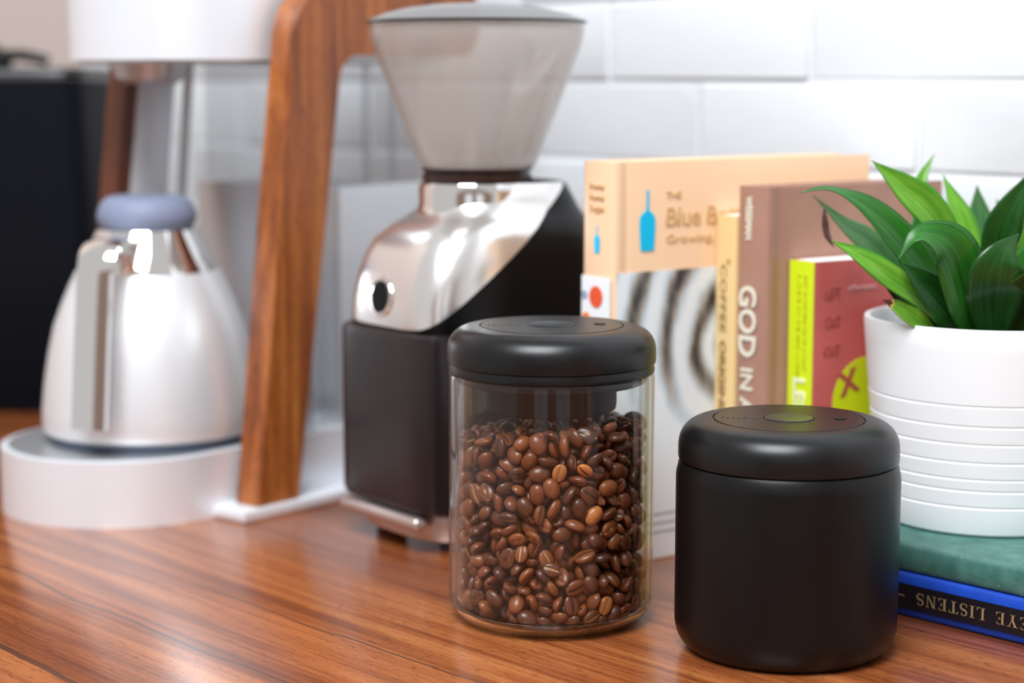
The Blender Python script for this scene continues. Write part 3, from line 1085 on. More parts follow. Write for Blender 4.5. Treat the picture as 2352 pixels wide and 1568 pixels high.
def vac_lid(parent, r, zb, zt):
    ld = link('lid', lathe(lid_profile(r, zb, zt, 0.0425), 128, 28), M['black_lid'], parent)
    link('release_button', lathe([(0, zt - 0.0007), (0.0138, zt - 0.0007), (0.0138, zt + 0.0001), (0.0132, zt + 0.0006), (0.010, zt + 0.0003), (0, zt - 0.0002)], 64, 30), M['black_button'], ld)
    ind = link('vent_hole', lathe([(0.0022, zt - 0.0008), (0.0033, zt + 0.00005), (0.0036, zt + 0.0003), (0.0030, zt + 0.0003), (0.0020, zt - 0.0002), (0.0, zt - 0.0002)], 32, 40), M['seam'], ld)
    ind.location = (0.0288, 0.0, 0)
    tm = text_mesh('FELLOW', 0.0042, 0.0001, 0, 'CENTER', 1.5)
    place(tm, (1, 0, 0), (0, 1, 0), (-0.0280, -0.0012, zt + 0.0001))
    link('lid_lettering', tm, M['lid_print'], ld)
    return ld


# --- tall glass canister
JC = Vector((0.0235, 1.129, 0))
gj = thing('glass_canister', 'clear glass canister full of coffee beans with a black push-button lid', 'canister', JC, R(4))
RO, RI = 0.0615, 0.0580
zj = 0.0105
ao, ai = math.degrees(math.asin((zj - 0.014) / 0.014)), math.degrees(math.asin((zj - 0.0145) / 0.011))
wall_p = arc(0.0475, 0.014, 0.014, ao, 0, 4) + [(RO, 0.06), (RO, 0.1475), (RO - 0.0006, 0.1492), (RO - 0.0014, 0.1496), (RI + 0.0006, 0.1492), (RI, 0.1475), (RI, 0.06)] + arc(0.0470, 0.0145, 0.011, 0, ai, 4)
link('jar_wall', lathe(wall_p, 128, 30), M['glass'], gj)['label'] = 'clear straight-sided glass wall'
base_p = [(0, 0.0012), (0.040, 0.0012), (0.046, 0.0)] + arc(0.0475, 0.014, 0.014, -90, ao, 8) + arc(0.0470, 0.0145, 0.011, ai, -90, 8) + [(0, 0.0035)]
link('jar_base', lathe(base_p, 128, 30), M['thick_glass'], gj)['label'] = 'thick rounded glass foot'
vac_lid(gj, 0.0622, 0.1553, 0.1775)
link('lid_skirt', lathe([(0, 0.1498), (0.0605, 0.1498), (0.0613, 0.1503), (0.0615, 0.1520), (0.0608, 0.1552), (0, 0.1552)], 128, 30), M['black_lid'], gj)
link('lid_plug', lathe([(0, 0.1265), (0.036, 0.1265), (0.0385, 0.128), (0.039, 0.131), (0.039, 0.1439), (0, 0.1439)], 80, 30), M['seam'], gj)
link('gasket', lathe([(0, 0.1440), (0.0555, 0.1440), (0.0570, 0.1450), (0.0573, 0.1470), (0.0568, 0.1497), (0, 0.1497)], 96, 30), M['rubber'], gj)

# --- low black steel canister
KC = Vector((0.1563, 1.0655, 0))
kj = thing('steel_canister', 'low matte black steel canister with a black push-button lid in front of stacked books', 'canister', KC, R(-3))
kr = 0.0632
link('body', lathe([(0, 0.001), (0.047, 0.001), (0.049, 0.0)] + [(0.051 - 0.0 + (kr - 0.051) * math.sin(math.pi / 2 * k / 10), 0.0175 - 0.0175 * math.cos(math.pi / 2 * k / 10)) for k in range(0, 11)]
                   + [(kr, 0.05), (kr, 0.1000), (kr - 0.0003, 0.1022), (kr - 0.0014, 0.1072), (kr - 0.0022, 0.1086), (0.0590, 0.1090), (0, 0.1090)], 128, 28), M['black_coat'], kj)
vac_lid(kj, 0.0621, 0.1092, 0.1324)

# ================================================================== COFFEE BEANS


def bean_verts(nu, nv, seed):
    """unit bean: length along x, flat creased face towards +z."""
    r2 = random.Random(seed)
    bend = r2.uniform(-0.10, 0.10)
    gw = r2.uniform(0.10, 0.16)
    gd = r2.uniform(0.22, 0.36)
    V, F, MI = [], [], []
    for j in range(nv + 1):
        th = math.pi * j / nv          # along x
        x = -math.cos(th)
        rr = math.sin(th) ** 0.88
        for i in range(nu):
            a = 2 * math.pi * i / nu
            y = rr * math.cos(a)
            z = rr * math.sin(a)
            if z > 0:
                z = 0.50 * (abs(z) ** 1.0)
                gy = y - bend * math.sin(3.0 * x)
                z -= gd * math.exp(-(gy / gw) ** 2) * rr
            V.append((x, y, z))
    for j in range(nv):
        for i in range(nu):
            i2 = (i + 1) % nu
            q = (j * nu + i, j * nu + i2, (j + 1) * nu + i2, (j + 1) * nu + i)
            F.append(q)
            cy = sum(V[k][1] for k in q) / 4
            cx = sum(V[k][0] for k in q) / 4
            cz = sum(V[k][2] for k in q) / 4
            gy = abs(cy - bend * math.sin(3 * cx))
            upper = (i + 0.5) / nu < 0.5
            MI.append(1 if (upper and gy < gw * 0.62 and abs(cx) < 0.93) else 0)
    return V, F, MI


def pack_beans():
    rg = np.random.default_rng(11)
    A, B, Cc = 0.0058, 0.0045, 0.0033      # half length, width, thickness
    rs = 0.0033
    loc = np.array([[A - rs, 0, 0], [-(A - rs), 0, 0], [0, B - rs, 0], [0, -(B - rs), 0]]) * 0.98
    Rw, zb = RI - 0.0008, 0.0042

    def top(x, y):
        return 0.1185 + 0.085 * x - 0.075 * y + 0.0025 * np.sin(130 * x + 1.0) * np.cos(110 * y)
    n = 1180
    P = []
    while len(P) < n:
        q = np.array([rg.uniform(-Rw, Rw), rg.uniform(-Rw, Rw), rg.uniform(zb, 0.125)])
        rr = math.hypot(q[0], q[1])
        if rr > Rw - 0.003 or q[2] > top(q[0], q[1]) - 0.002:
            continue
        if rr < 0.033 and q[2] < 0.092:
            continue
        P.append(q)
    P = np.array(P)
    qn = rg.normal(size=(n, 4))
    qn /= np.linalg.norm(qn, axis=1, keepdims=True)

    def rotm(q):
        w, x, y, z = q.T
        return np.stack([np.stack([1 - 2 * (y * y + z * z), 2 * (x * y - z * w), 2 * (x * z + y * w)], 1),
                         np.stack([2 * (x * y + z * w), 1 - 2 * (x * x + z * z), 2 * (y * z - x * w)], 1),
                         np.stack([2 * (x * z - y * w), 2 * (y * z + x * w), 1 - 2 * (x * x + y * y)], 1)], 1)
    scl = rg.uniform(0.88, 1.12, n)
    K = len(loc)
    owner = np.repeat(np.arange(n), K)
    rad = np.repeat(scl * rs, K)
    pairs = None
    cell = 2 * rs * 1.12 + 0.0010
    for it in range(110):
        Rm = rotm(qn)
        arm_ = np.einsum('nij,kj->nki', Rm, loc) * scl[:, None, None]
        Sx = (P[:, None, :] + arm_).reshape(-1, 3)
        ar = arm_.reshape(-1, 3)
        if it % 5 == 0:
            ijk = np.floor((Sx + 0.08) / cell).astype(np.int64)
            key = (ijk[:, 0] * 64 + ijk[:, 1]) * 64 + ijk[:, 2]
            order = np.argsort(key, kind='stable')
            sk = key[order]
            I, J = [], []
            for dx in (-1, 0, 1):
                for dy in (-1, 0, 1):
                    for dz in (-1, 0, 1):
                        kk = key + (dx * 64 + dy) * 64 + dz
                        lo = np.searchsorted(sk, kk, 'left')
                        hi = np.searchsorted(sk, kk, 'right')
                        cnt = hi - lo
                        tot = int(cnt.sum())
                        if tot == 0:
                            continue
                        src = np.repeat(np.arange(len(key)), cnt)
                        st = np.repeat(lo - np.concatenate(([0], np.cumsum(cnt)[:-1])), cnt)
                        dst = order[st + np.arange(tot)]
                        msk = (src < dst) & (owner[src] != owner[dst])
                        I.append(src[msk])
                        J.append(dst[msk])
            I, J = np.concatenate(I), np.concatenate(J)
            dd = np.linalg.norm(Sx[I] - Sx[J], axis=1)
            near = dd < rad[I] + rad[J] + 0.0014
            I, J = I[near], J[near]
        D = Sx[I] - Sx[J]
        dist = np.linalg.norm(D, axis=1) + 1e-12
        ov = rad[I] + rad[J] - dist
        h = ov > 0
        push = D[h] / dist[h][:, None] * (ov[h] * 0.5)[:, None]
        disp = np.zeros((n, 3))
        torq = np.zeros((n, 3))
        cntb = np.zeros(n)
        for idx, sg in ((I[h], 1.0), (J[h], -1.0)):
            np.add.at(disp, owner[idx], sg * push)
            np.add.at(torq, owner[idx], np.cross(ar[idx], sg * push))
            np.add.at(cntb, owner[idx], 1)
        # container
        rr = np.hypot(Sx[:, 0], Sx[:, 1]) + 1e-12
        for pen, nx in ((rr + rad - Rw, np.stack([-Sx[:, 0] / rr, -Sx[:, 1] / rr, np.zeros_like(rr)], 1)),
                        (zb + rad - Sx[:, 2], np.tile([0, 0, 1.0], (len(rr), 1))),
                        (Sx[:, 2] + rad - top(Sx[:, 0], Sx[:, 1]), np.tile([0, 0, -1.0], (len(rr), 1))),
                        (np.where(Sx[:, 2] < 0.090, 0.031 - (rr - rad), -1), np.stack([Sx[:, 0] / rr, Sx[:, 1] / rr, np.zeros_like(rr)], 1)),
                        (((rr - 0.047) / 0.011).clip(0, 1) ** 2 * 0.010 + zb + rad - Sx[:, 2], np.tile([0, 0, 1.0], (len(rr), 1)))):
            w = pen > 0
            pv = nx[w] * pen[w][:, None]
            np.add.at(disp, owner[w], pv)
            np.add.at(torq, owner[w], np.cross(ar[w], pv))
            np.add.at(cntb, owner[w], 1)
        k = 1.0 / np.maximum(cntb, 1) ** 0.75
        P += np.clip(disp * k[:, None], -0.0015, 0.0015)
        om = np.clip(torq * k[:, None] / (0.0036 ** 2), -0.35, 0.35)
        dq = np.concatenate([np.ones((n, 1)), om * 0.5], 1)
        w1, v1 = dq[:, :1], dq[:, 1:]
        w2, v2 = qn[:, :1], qn[:, 1:]
        qn = np.concatenate([w1 * w2 - (v1 * v2).sum(1, keepdims=True), w1 * v2 + w2 * v1 + np.cross(v1, v2)], 1)
        qn /= np.linalg.norm(qn, axis=1, keepdims=True)
    return P, rotm(qn), scl, (A, B, Cc)


BP, BRm, BS, (bA, bB, bC) = pack_beans()
bean_colors = [M['bean_a'], M['bean_b'], M['bean_c']]
NV = 6
hi = []
for k in range(NV):
    V, F, MI = bean_verts(22, 14, 30 + k)
    V = [(x * bA, y * bB, z * bC * 1.12 + bC * 0.2) for x, y, z in V]
    for mcol in bean_colors + [M['bean_pale']]:
        me = mesh_from(V, F, 70, MI)
        me.materials.append(mcol)
        me.materials.append(M['bean_crease'] if k % 2 else M['bean_crease_dark'])
        hi.append(me)
# which beans does the glass show: those against the wall on the side of the camera, and the top layer
camdir = (Vector((0, 0, 0)) - JC)
camdir.z = 0
camdir.normalize()
rr = np.hypot(BP[:, 0], BP[:, 1])
cosv = (BP[:, 0] * camdir.x + BP[:, 1] * camdir.y) / np.maximum(rr, 1e-6)
score = (rr - RI) * 60 + np.minimum(cosv, 0.55) * 0.35
topmost = (BP[:, 2] > 0.114) & (rr < 0.054)
score = np.where(topmost, np.maximum(score, -0.02 + 4 * (BP[:, 2] - 0.116)), score)
score[cosv < -0.15] -= np.where(BP[cosv < -0.15, 2] > 0.1165, 0.05, 9)
order = np.argsort(-score)
shown = order[:300]
rest = order[300:]
rb = random.Random(3)
front = [i for i in shown if cosv[i] > 0.75 and rr[i] > 0.0535]
pale = set(rb.sample(front, 4))
for i in shown:
    k = rb.randrange(NV)
    ci = 3 if i in pale else rb.choices((0, 1, 2), (5, 4, 3))[0]
    o = bpy.data.objects.new('coffee_bean', hi[k * 4 + ci])
    COL.objects.link(o)
    mx = Matrix([list(BRm[i][0]), list(BRm[i][1]), list(BRm[i][2])]).to_4x4()
    s = float(BS[i])
    o.matrix_world = Matrix.Translation(JC + Vector(BP[i])) @ mx @ Matrix.Diagonal((s, s, s, 1))
    col_w = ('mid-brown', 'dark brown', 'reddish-brown', '')[ci]
    face = float(BRm[i][0][2] * camdir.x + BRm[i][1][2] * camdir.y)
    zone = 'atop the heap' if BP[i][2] > 0.112 else ('at the bottom' if BP[i][2] < 0.022 else ('in the lower half' if BP[i][2] < 0.064 else 'in the upper half'))
    pose = 'crease turned outward' if face > 0.5 else ('rounded back turned outward' if face < -0.5 else 'lying on edge')
    if i in pale:
        tag(o, 'pale orange coffee bean among the dark beans in the glass canister', 'coffee bean', 'pale beans in the glass canister')
    else:
        tag(o, '%s coffee bean, %s, %s %s glass canister' % (col_w, pose, zone, 'in' if 'heap' in zone else 'of'), 'coffee bean', '%s beans %s, %s' % (col_w, zone, pose))
# everything deeper in the jar: one object
LV, LF, LM = bean_verts(10, 7, 99)
LV = np.array([(x * bA, y * bB, z * bC * 1.12 + bC * 0.2) for x, y, z in LV])
LF = np.array(LF)
LM = np.array(LM)
verts = np.concatenate([(LV * BS[i]) @ BRm[i].T + BP[i] for i in rest])
faces = np.concatenate([LF + k * len(LV) for k in range(len(rest))])
cm = np.array(rb.choices((0, 1, 2), (5, 4, 3), k=len(rest)))
mi = np.concatenate([np.where(LM == 1, 3, c) for c in cm])
me = bpy.data.meshes.new('m')
me.from_pydata(verts.tolist(), [], faces.tolist())
me.polygons.foreach_set('material_index', mi.astype(np.int32))
finish(me, 70)
st = link('coffee_bean_fill', me, bean_colors + [M['bean_crease_dark']], None, JC)
tag(st, 'mass of roasted coffee beans deep inside the glass canister', 'coffee beans')
st['kind'] = 'stuff'

# ================================================================== BOOKS


def cover_mesh(W, T, H, ct=0.0025, groove=True, bulge=0.002, inset=0.0):
    """C-shaped case: local x from the spine to the fore edge, y the thickness (0 = front), z the height."""
    front = [(W, 0.0)]
    if groove:
        front += [(0.0150, 0.0), (0.0125, 0.0008), (0.0105, 0.0011), (0.0085, 0.0008), (0.0065, 0.0)]
    front += [(0.0022, 0.0), (0.0008, 0.0006), (0.0, 0.0018)]
    m = 8
    spine = [(-bulge * math.sin(math.pi * k / m), 0.0018 + (T - 0.0036) * k / m) for k in range(1, m)]
    back = [(x, T - y) for x, y in reversed(front)]
    inner = [(W, T - ct), (ct + 0.0005, T - ct), (ct + 0.0005, ct), (W, ct)]
    return prism(front + spine + back + inner, 0, H, 35)


def book(name, label, corner, ang, W, T, H, cmat, ct=0.0025, groove=True, over=0.003, bulge=0.002, group=None, mtx=None):
    t = thing(name, label, 'book', corner, ang, group)
    if mtx is not None:
        t.matrix_world = mtx
    cv = link('cover', cover_mesh(W, T, H, ct, groove, bulge), cmat, t)
    pb = link('page_block', box(((W - over + ct) / 2 + 0.0003, T / 2, H / 2), (W - over - ct - 0.0008, T - 2 * ct - 0.0002, H - 2 * over), 0.0004, 1), M['pages'], t)
    return t, cv


def plate(x0, x1, z0, z1, y, th=0.00025):
    """thin printed patch on the front cover (faces -y)."""
    return box(((x0 + x1) / 2, y - th / 2, (z0 + z1) / 2), (x1 - x0, th, z1 - z0))


def spine_plate(y0, y1, z0, z1, x, th=0.0003):
    return box((x - th / 2, (y0 + y1) / 2, (z0 + z1) / 2), (th, y1 - y0, z1 - z0))


def bottle_outline(h):
    """bottle silhouette: slim neck, round shoulder, body tapering to the foot; height h."""
    half = [(0.0, 0.155), (0.02, 0.175), (0.10, 0.185), (0.30, 0.200), (0.45, 0.208), (0.54, 0.200), (0.595, 0.165), (0.63, 0.11), (0.655, 0.055), (0.68, 0.036), (0.80, 0.030), (0.965, 0.030), (1.0, 0.030)]
    return [(w * h * 0.80, z * h) for z, w in half] + [(-w * h * 0.80, z * h) for z, w in reversed(half)]


def flat_shape(poly, th=0.0003):
    bm = bmesh.new()
    A = [bm.verts.new((x, y, 0)) for x, y in poly]
    B = [bm.verts.new((x, y, th)) for x, y in poly]
    bm.faces.new(A[::-1])
    bm.faces.new(B)
    for i in range(len(poly)):
        bm.faces.new((A[i], A[(i + 1) % len(poly)], B[(i + 1) % len(poly)], B[i]))
    return bm_mesh(bm, 0)


KA = math.atan2(0.57, 0.82)
FR, FU = (1, 0, 0), (0, 0, 1)          # front cover: reading direction, up
SR, SU = (0, -1, 0), (0, 0, 1)         # spine, upright text
DR, DU = (0, 0, -1), (0, -1, 0)        # spine, text turned a quarter clockwise: runs downwards


def circle(r, n=40):
    return [(r * math.cos(2 * math.pi * k / n), r * math.sin(2 * math.pi * k / n)) for k in range(n)]


# --- tall peach book with a bottle on the cover
H1, T1 = 0.2685, 0.034
b1, cv1 = book('coffee_table_book', 'tall peach hardback with a sky-blue bottle on cover and spine', (0.0665, 1.245, 0), KA, 0.231, T1, H1, M['peach'], bulge=0.0015)
zsplit = 0.196
link('cover_photo', plate(0.0022, 0.2308, 0.0005, zsplit, -0.0001), M['latte'], cv1)['label'] = 'cover photograph of pale streaks and swirls'
link('spine_panel', spine_plate(0.0016, T1 - 0.0016, 0.0005, zsplit - 0.003, -0.00155), M['white_print'], cv1)
link('cover_bottle', place(flat_shape(bottle_outline(0.0402)), FR, FU, (0.0275, -0.0002, 0.2095)), M['cyan'], cv1)
link('spine_bottle', place(flat_shape(bottle_outline(0.0182)), SR, SU, (-0.0017, T1 / 2 - 0.001, 0.2085)), M['cyan'], cv1)
link('cover_title', place(text_mesh('THE', 0.0068), FR, FU, (0.0435, -0.0003, 0.2435)), M['tan_ink'], cv1)
link('cover_title', place(fit_width(text_mesh('Blue Bottle', 0.0175, bold=0.0003), 0.0775), FR, FU, (0.0435, -0.0003, 0.2255)), M['tan_ink'], cv1)
link('cover_title', place(fit_width(text_mesh('Growing, Roasting', 0.0080), 0.083), FR, FU, (0.0435, -0.0003, 0.2140)), M['tan_ink'], cv1)
for k, w in enumerate(('Freeman', 'Freeman', 'Duggan')):
    link('spine_author', place(fit_width(text_mesh(w, 0.0058), 0.0150), SR, SU, (-0.0019, T1 / 2 + 0.0070, 0.2505 - 0.0072 * k)), M['tan_ink'], cv1)
link('spine_dot', place(flat_shape(circle(0.0072)), SR, SU, (-0.0020, T1 / 2 - 0.0005, 0.1795)), M['red_print'], cv1)
link('spine_dot', place(flat_shape(circle(0.0030)), SR, SU, (-0.0020, T1 / 2 + 0.0120, 0.1800)), M['slate_print'], cv1)
link('spine_dot', place(flat_shape(circle(0.0045)), SR, SU, (-0.0020, T1 / 2 + 0.0100, 0.1640)), M['orange_print'], cv1)
for k in range(3):
    link('cover_line', plate(0.022, 0.20, 0.0305 - 0.0062 * k, 0.0318 - 0.0062 * k, -0.0004), M['grey_ink'], cv1)

# --- thin sand-yellow paperback
b2, cv2 = book('paperback_book', 'thin sand-yellow paperback wedged between the peach and brown books', (0.149, 1.2757, 0), KA, 0.150, 0.0204, 0.2315, M['sand_cover'], ct=0.0007, groove=False, over=0.0004, bulge=0.0004)
link('spine_title', place(fit_width(text_mesh('COFFEE', 0.0082), 0.046), DR, DU, (-0.0006, 0.0135, 0.1985)), M['brown_ink'], cv2)
link('spine_title', place(fit_width(text_mesh('ORIGINS', 0.0082, bold=0.0003), 0.050), DR, DU, (-0.0006, 0.0135, 0.1470)), M['brown_ink'], cv2)
link('spine_title', place(fit_width(text_mesh('CAFES', 0.0082), 0.030), DR, DU, (-0.0006, 0.0135, 0.0900)), M['olive_ink'], cv2)
link('spine_mark', place(flat_shape(circle(0.0018, 16)), DR, DU, (-0.0006, 0.0060, 0.2010)), M['olive_ink'], cv2)

# --- brown hardback
b3, cv3 = book('hardback_book', 'brown hardback with large cream capitals running down its spine', (0.1673, 1.2512, 0), KA, 0.1636, 0.0295, 0.252, M['brown_cover'], bulge=0.0025)
T3 = 0.0295
link('spine_title', place(fit_width(text_mesh('GOD', 0.0225, bold=0.0005), 0.0475), DR, DU, (-0.0028, T3 - 0.0065, 0.1862)), M['cream_ink'], cv3)
link('spine_title', place(fit_width(text_mesh('IN A CUP', 0.0165, bold=0.0003), 0.066), DR, DU, (-0.0028, T3 - 0.0085, 0.1310)), M['cream_ink'], cv3)
link('spine_author', place(fit_width(text_mesh('WEISSMAN', 0.0078, bold=0.0003), 0.0285), DR, DU, (-0.0028, T3 - 0.0115, 0.2455)), M['cream_ink'], cv3)

# --- lime and rose paperback
T4 = 0.0238
b4, cv4 = book('paperback_book', 'paperback with lime-green spine and rose-red cover behind the white pot', (0.1975, 1.242, 0), KA, 0.118, T4, 0.204, M['red_cover'], ct=0.0007, groove=False, over=0.0003, bulge=0.0003)
link('spine_panel', spine_plate(0.0004, T4 - 0.0004, 0.0, 0.204, -0.00035), M['lime'], cv4)
link('spine_title', place(fit_width(text_mesh('LEFT', 0.0150, bold=0.0005), 0.036), DR, DU, (-0.0009, T4 - 0.0065, 0.1262)), M['pale_ink'], cv4)
link('spine_subtitle', place(fit_width(text_mesh('A GUIDE TO THE BEST COFFEE', 0.0045), 0.070), DR, DU, (-0.0009, T4 - 0.0085, 0.1960)), M['lime_ink'], cv4)
link('spine_subtitle', place(fit_width(text_mesh('AND ROASTERS FROM COAST', 0.0045), 0.064), DR, DU, (-0.0009, T4 - 0.0145, 0.1960)), M['lime_ink'], cv4)
link('cover_roundel', place(flat_shape(circle(0.0300, 64)), FR, FU, (0.0480, -0.0001, 0.1080)), M['lime'], cv4)
link('roundel_mark', place(text_mesh('X', 0.022, bold=0.0008), (1, 0, 0.25), (-0.25, 0, 1), (0.0260, -0.0005, 0.1130)), M['rust_ink'], cv4)
link('cover_text', place(fit_width(text_mesh('coffee roasters', 0.0052), 0.026), FR, FU, (0.0300, -0.0002, 0.1835)), M['pink_ink'], cv4)
for k, (w, zz) in enumerate((('LEFT', 0.187), ('COAST', 0.168), ('ROAST', 0.149))):
    link('cover_title', place(fit_width(text_mesh(w, 0.011), 0.014), FR, FU, (0.009, -0.0002, zz - 0.008)), M['rust_ink'], cv4)

# --- two hardbacks lying flat under the plant
bx, by = Vector((0.73, 0.68, 0)).normalized(), Vector((0, 0, 1))
bz = bx.cross(by)


def flat_matrix(origin):
    mx = Matrix((bx, by, bz)).transposed().to_4x4()
    mx.translation = origin
    return mx


SP0 = Vector((0.2350, 1.1287, 0)) - bz * 0.042
b5, cv5 = book('hardback_book', 'blue cloth hardback lying flat beneath the green book', (0, 0, 0), 0, 0.178, 0.0272, 0.235, M['blue_cloth'], bulge=0.0015, mtx=flat_matrix(SP0))
link('spine_label', spine_plate(0.0058, 0.0208, 0.0, 0.2349, -0.00125, 0.0006), M['black_label'], cv5)
sw = serif_word('EYE LISTENS', 0.0073, 1.0)
xs = [v.co.x for v in sw.vertices]
LW = 0.0770
for v in sw.vertices:
    v.co.x = (v.co.x - min(xs)) * LW / (max(xs) - min(xs))
# upside down on the spine: reads from the far right end towards the left
place(sw, (0, 0, -1), (0, -1, 0), (-0.0021, 0.0170, 0.0555 + LW))
link('spine_title', sw, M['gold_ink'], cv5)['label'] = 'dull gold upside-down serif title'
link('spine_rule', spine_plate(0.0131, 0.0138, 0.0300, 0.0465, -0.0019, 0.0002), M['gold_ink'], cv5)
b6, cv6 = book('hardback_book', 'dusty green cloth hardback lying flat under the white plant pot', (0, 0, 0), 0, 0.174, 0.0170, 0.228, M['green_cloth'], bulge=0.0008, mtx=flat_matrix(SP0 + Vector((0, 0, 0.0274)) + bz * 0.004 + bx * 0.001))

# ================================================================== POTTED PLANT
ZP = 0.0446
PC = Vector((0.3025, 1.2050, ZP))
pp = thing('potted_plant', 'leafy green plant in a white ribbed ceramic pot standing on stacked books', 'potted plant', PC)
PH = 0.1290
zr = [0.0188, 0.0292, 0.0365, 0.0470, 0.0585, 0.0695, 0.0820]


def pot_r(z):
    k = z / PH
    return 0.0655 + (0.0785 - 0.0655) * k ** 0.85


prof = [(0, 0.001), (0.058, 0.001), (0.060, 0.0)] + [(pot_r(0) - 0.0035 + 0.0035 * math.sin(R(a)), 0.0035 - 0.0035 * math.cos(R(a))) for a in (0, 30, 60, 90)]
prev = 0.0035
for z in zr:
    r0 = pot_r(z)
    prof += [(pot_r((prev + z) / 2), (prev + z) / 2), (r0, z - 0.0009), (r0 - 0.0003, z - 0.0004), (r0 - 0.0009, z), (r0 - 0.0003, z + 0.0004), (r0, z + 0.0009)]
    prev = z
prof += [(pot_r(0.10), 0.10), (pot_r(0.115), 0.115), (pot_r(PH - 0.003), PH - 0.003), (pot_r(PH) - 0.0008, PH - 0.0006), (pot_r(PH) - 0.0022, PH), (pot_r(PH) - 0.0040, PH - 0.0006), (pot_r(PH) - 0.0050, PH - 0.003), (0.071, 0.10), (0.060, 0.012), (0, 0.010)]
link('pot', lathe(prof, 128, 20), M['ceramic'], pp)['label'] = 'white glazed pot with horizontal grooves'
link('soil', lathe([(0, 0.09), (0.068, 0.09), (0.0705, 0.098), (0.06, 0.1005), (0.03, 0.102), (0, 0.103)], 64, 60), M['soil'], pp)
for k in range(4):
    a = k * 1.7
    x, y = 0.012 * math.cos(a), 0.012 * math.sin(a)
    link('stem', tube([(x, y, 0.098), (x * 1.3, y * 1.3, 0.125), (x * 1.8, y * 1.8, 0.150)], [0.006, 0.0055, 0.004]), M['stem'], pp)


def leaf(pts, width, material, facing=(0, -1, 0.3), fold=0.25, peak=0.45, wave=0.0, twist=0.0, seed=0, facing2=None, name='leaf'):
    r2 = random.Random(seed)
    m, nx = 30, 8
    P = catmull(pts, m)
    vs2, fs, uvs = [], [], []
    fc = Vector(facing).normalized()
    for i, p in enumerate(P):
        t = i / m
        d = (P[min(i + 1, m)] - P[max(i - 1, 0)]).normalized()
        f2 = Matrix.Rotation(twist * t, 3, d) @ (fc if facing2 is None else fc.lerp(Vector(facing2).normalized(), min(1.0, max(0.0, (t - 0.35) / 0.4))))
        sd = d.cross(f2)
        if sd.length < 1e-4:
            sd = d.cross(Vector((0.3, 0.2, 1)))
        sd.normalize()
        nn = sd.cross(d).normalized()
        # blade: narrow stalk, broad middle, pointed tip
        tt = t ** (math.log(0.5) / math.log(peak))
        w = max(math.sin(math.pi * tt) ** 1.05 * (1 - 0.35 * max(0.0, (t - 0.6) / 0.4)), 0.22 * (1 - t) ** 0.5) * width * 0.53
        if t > 0.97:
            w *= (1 - t) / 0.03 * 0.9 + 0.1
        for j in range(nx + 1):
            s = j / nx * 2 - 1
            lift = fold * abs(s) ** 1.3 * w + wave * math.sin(9 * t + 2.5 * s + seed) * w * abs(s)
            vs2.append(p + sd * (s * w) + nn * lift)
            uvs.append((j / nx, t))
    for i in range(m):
        for j in range(nx):
            a = i * (nx + 1) + j
            fs.append((a, a + 1, a + nx + 2, a + nx + 1))
    me = bpy.data.meshes.new('m')
    me.from_pydata([tuple(v - PC) for v in vs2], [], fs)
    ul = me.uv_layers.new(name='UVMap')
    for lp in me.loops:
        ul.data[lp.index].uv = uvs[lp.vertex_index]
    finish(me, 0)
    me.polygons.foreach_set('use_smooth', [True] * len(me.polygons))
    o = link(name, me, material, pp)
    sm = o.modifiers.new('thickness', 'SOLIDIFY')
    sm.thickness = 0.0006
    sm.offset = 0
    return o


def L_(pix, wpx, mname, facing=(0, -1, 0.4), **k):
    pts = [at(u, v, y) for u, v, y in pix]
    return leaf(pts, wpx * 1.2 / FPX, M[mname], facing, **k)


L_([(2150, 770, 1.215), (2080, 650, 1.225), (2005, 570, 1.222), (1935, 515, 1.215), (1868, 449, 1.205)], 78, 'leaf_grey', (0.1, -1, 0.9), seed=2, wave=0.1)
L_([(2205, 770, 1.195), (2150, 665, 1.18), (2070, 560, 1.165), (1985, 478, 1.158), (1905, 436, 1.155), (1838, 442, 1.153)], 80, 'leaf_mid', (0.35, -1, 0.25), seed=1, wave=0.1, fold=0.3, facing2=(0.1, -0.3, 1.0), peak=0.40)
L_([(1893, 478, 1.207), (1894, 515, 1.205), (1902, 545, 1.203), (1916, 568, 1.201)], 17, 'leaf_brown', (0.3, -1, 0.2), seed=21, wave=0.4, name='dry_strip')
L_([(2190, 780, 1.18), (2115, 690, 1.165), (2030, 625, 1.155), (1960, 580, 1.15), (1908, 552, 1.148)], 60, 'leaf_light', (0.1, -1, 0.6), seed=3, wave=0.15)['label'] = 'light green leaf with pale tip'
L_([(2235, 740, 1.205), (2205, 600, 1.198), (2140, 490, 1.19), (2070, 425, 1.186), (2002, 368, 1.183)], 76, 'leaf_light', (0.1, -1, 0.15), seed=4, fold=0.3, peak=0.58)
L_([(2160, 620, 1.235), (2118, 480, 1.24), (2114, 420, 1.243), (2146, 353, 1.248)], 40, 'leaf_light', (0, -1, 0.2), seed=5, peak=0.5)
L_([(2180, 760, 1.2), (2140, 620, 1.205), (2118, 530, 1.215), (2100, 480, 1.22)], 84, 'leaf_mid', (-0.2, -1, 0.2), seed=6)
L_([(2225, 770, 1.19), (2205, 640, 1.2), (2175, 540, 1.21), (2120, 470, 1.22)], 90, 'leaf_mid', (0.1, -1, 0.1), seed=7)
L_([(2235, 740, 1.213), (2222, 610, 1.213), (2205, 500, 1.218), (2166, 400, 1.226)], 76, 'leaf_light', (0.2, -1, 0.1), seed=8, peak=0.5, fold=0.15)
L_([(2245, 740, 1.245), (2250, 610, 1.25), (2249, 510, 1.255), (2244, 423, 1.26)], 76, 'leaf_grey', (0.0, -1, 0.05), seed=9, peak=0.55, fold=0.1)
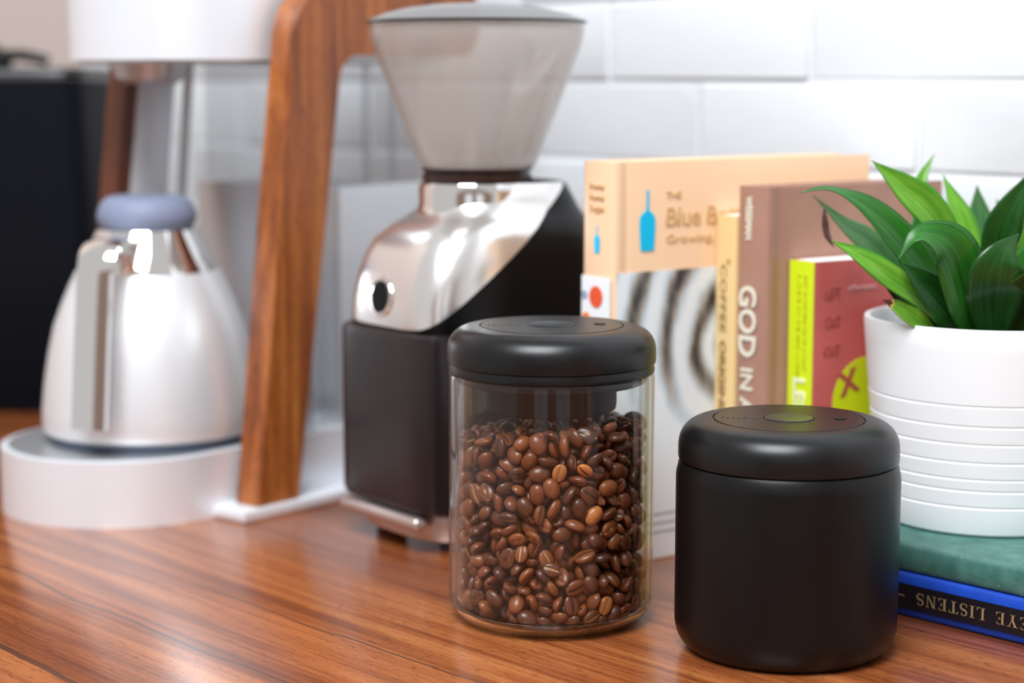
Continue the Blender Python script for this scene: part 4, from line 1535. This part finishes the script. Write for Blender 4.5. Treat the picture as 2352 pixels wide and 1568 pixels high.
L_([(2215, 790, 1.18), (2130, 720, 1.172), (2060, 665, 1.166), (2015, 625, 1.164)], 66, 'leaf_dark', (0.15, -1, 0.5), seed=10)
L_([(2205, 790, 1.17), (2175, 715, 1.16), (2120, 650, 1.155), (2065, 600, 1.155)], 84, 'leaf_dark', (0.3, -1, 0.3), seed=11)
L_([(2235, 800, 1.165), (2222, 700, 1.15), (2200, 600, 1.14), (2165, 552, 1.134), (2105, 540, 1.13), (2063, 597, 1.128)], 108, 'leaf_mid', (0.2, -1, 0.12), seed=12, peak=0.38, fold=0.12, facing2=(-0.4, -0.7, 0.6))
L_([(2185, 815, 1.170), (2132, 757, 1.160), (2090, 724, 1.157), (2055, 702, 1.156), (2027, 688, 1.156)], 48, 'leaf_dry', (0.0, -1, 0.7), seed=13, peak=0.5)['label'] = 'small yellowing leaf with a dry brown tip'
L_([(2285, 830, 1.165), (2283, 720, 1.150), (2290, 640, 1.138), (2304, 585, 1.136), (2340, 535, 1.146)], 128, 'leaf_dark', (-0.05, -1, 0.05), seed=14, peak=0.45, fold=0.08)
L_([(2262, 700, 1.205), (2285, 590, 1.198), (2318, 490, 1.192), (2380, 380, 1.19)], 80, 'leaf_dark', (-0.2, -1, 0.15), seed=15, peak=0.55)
L_([(2330, 720, 1.215), (2336, 590, 1.215), (2342, 490, 1.22), (2372, 400, 1.23)], 74, 'leaf_light', (-0.1, -1, 0.15), seed=16, peak=0.5)
L_([(2300, 830, 1.165), (2322, 750, 1.165), (2352, 670, 1.14), (2410, 600, 1.108)], 105, 'leaf_olive', (-0.2, -1, 0.2), seed=17, peak=0.45)
L_([(2300, 760, 1.23), (2310, 640, 1.245), (2300, 530, 1.255), (2290, 455, 1.262)], 60, 'leaf_mid', (0, -1, 0.1), seed=18)
L_([(2260, 780, 1.19), (2340, 640, 1.18), (2440, 540, 1.175), (2520, 480, 1.172)], 80, 'leaf_mid', (-0.3, -1, 0.4), seed=19)
L_([(2280, 780, 1.2), (2400, 690, 1.17), (2480, 640, 1.15), (2560, 640, 1.14)], 80, 'leaf_light', (-0.2, -1, 0.6), seed=20)
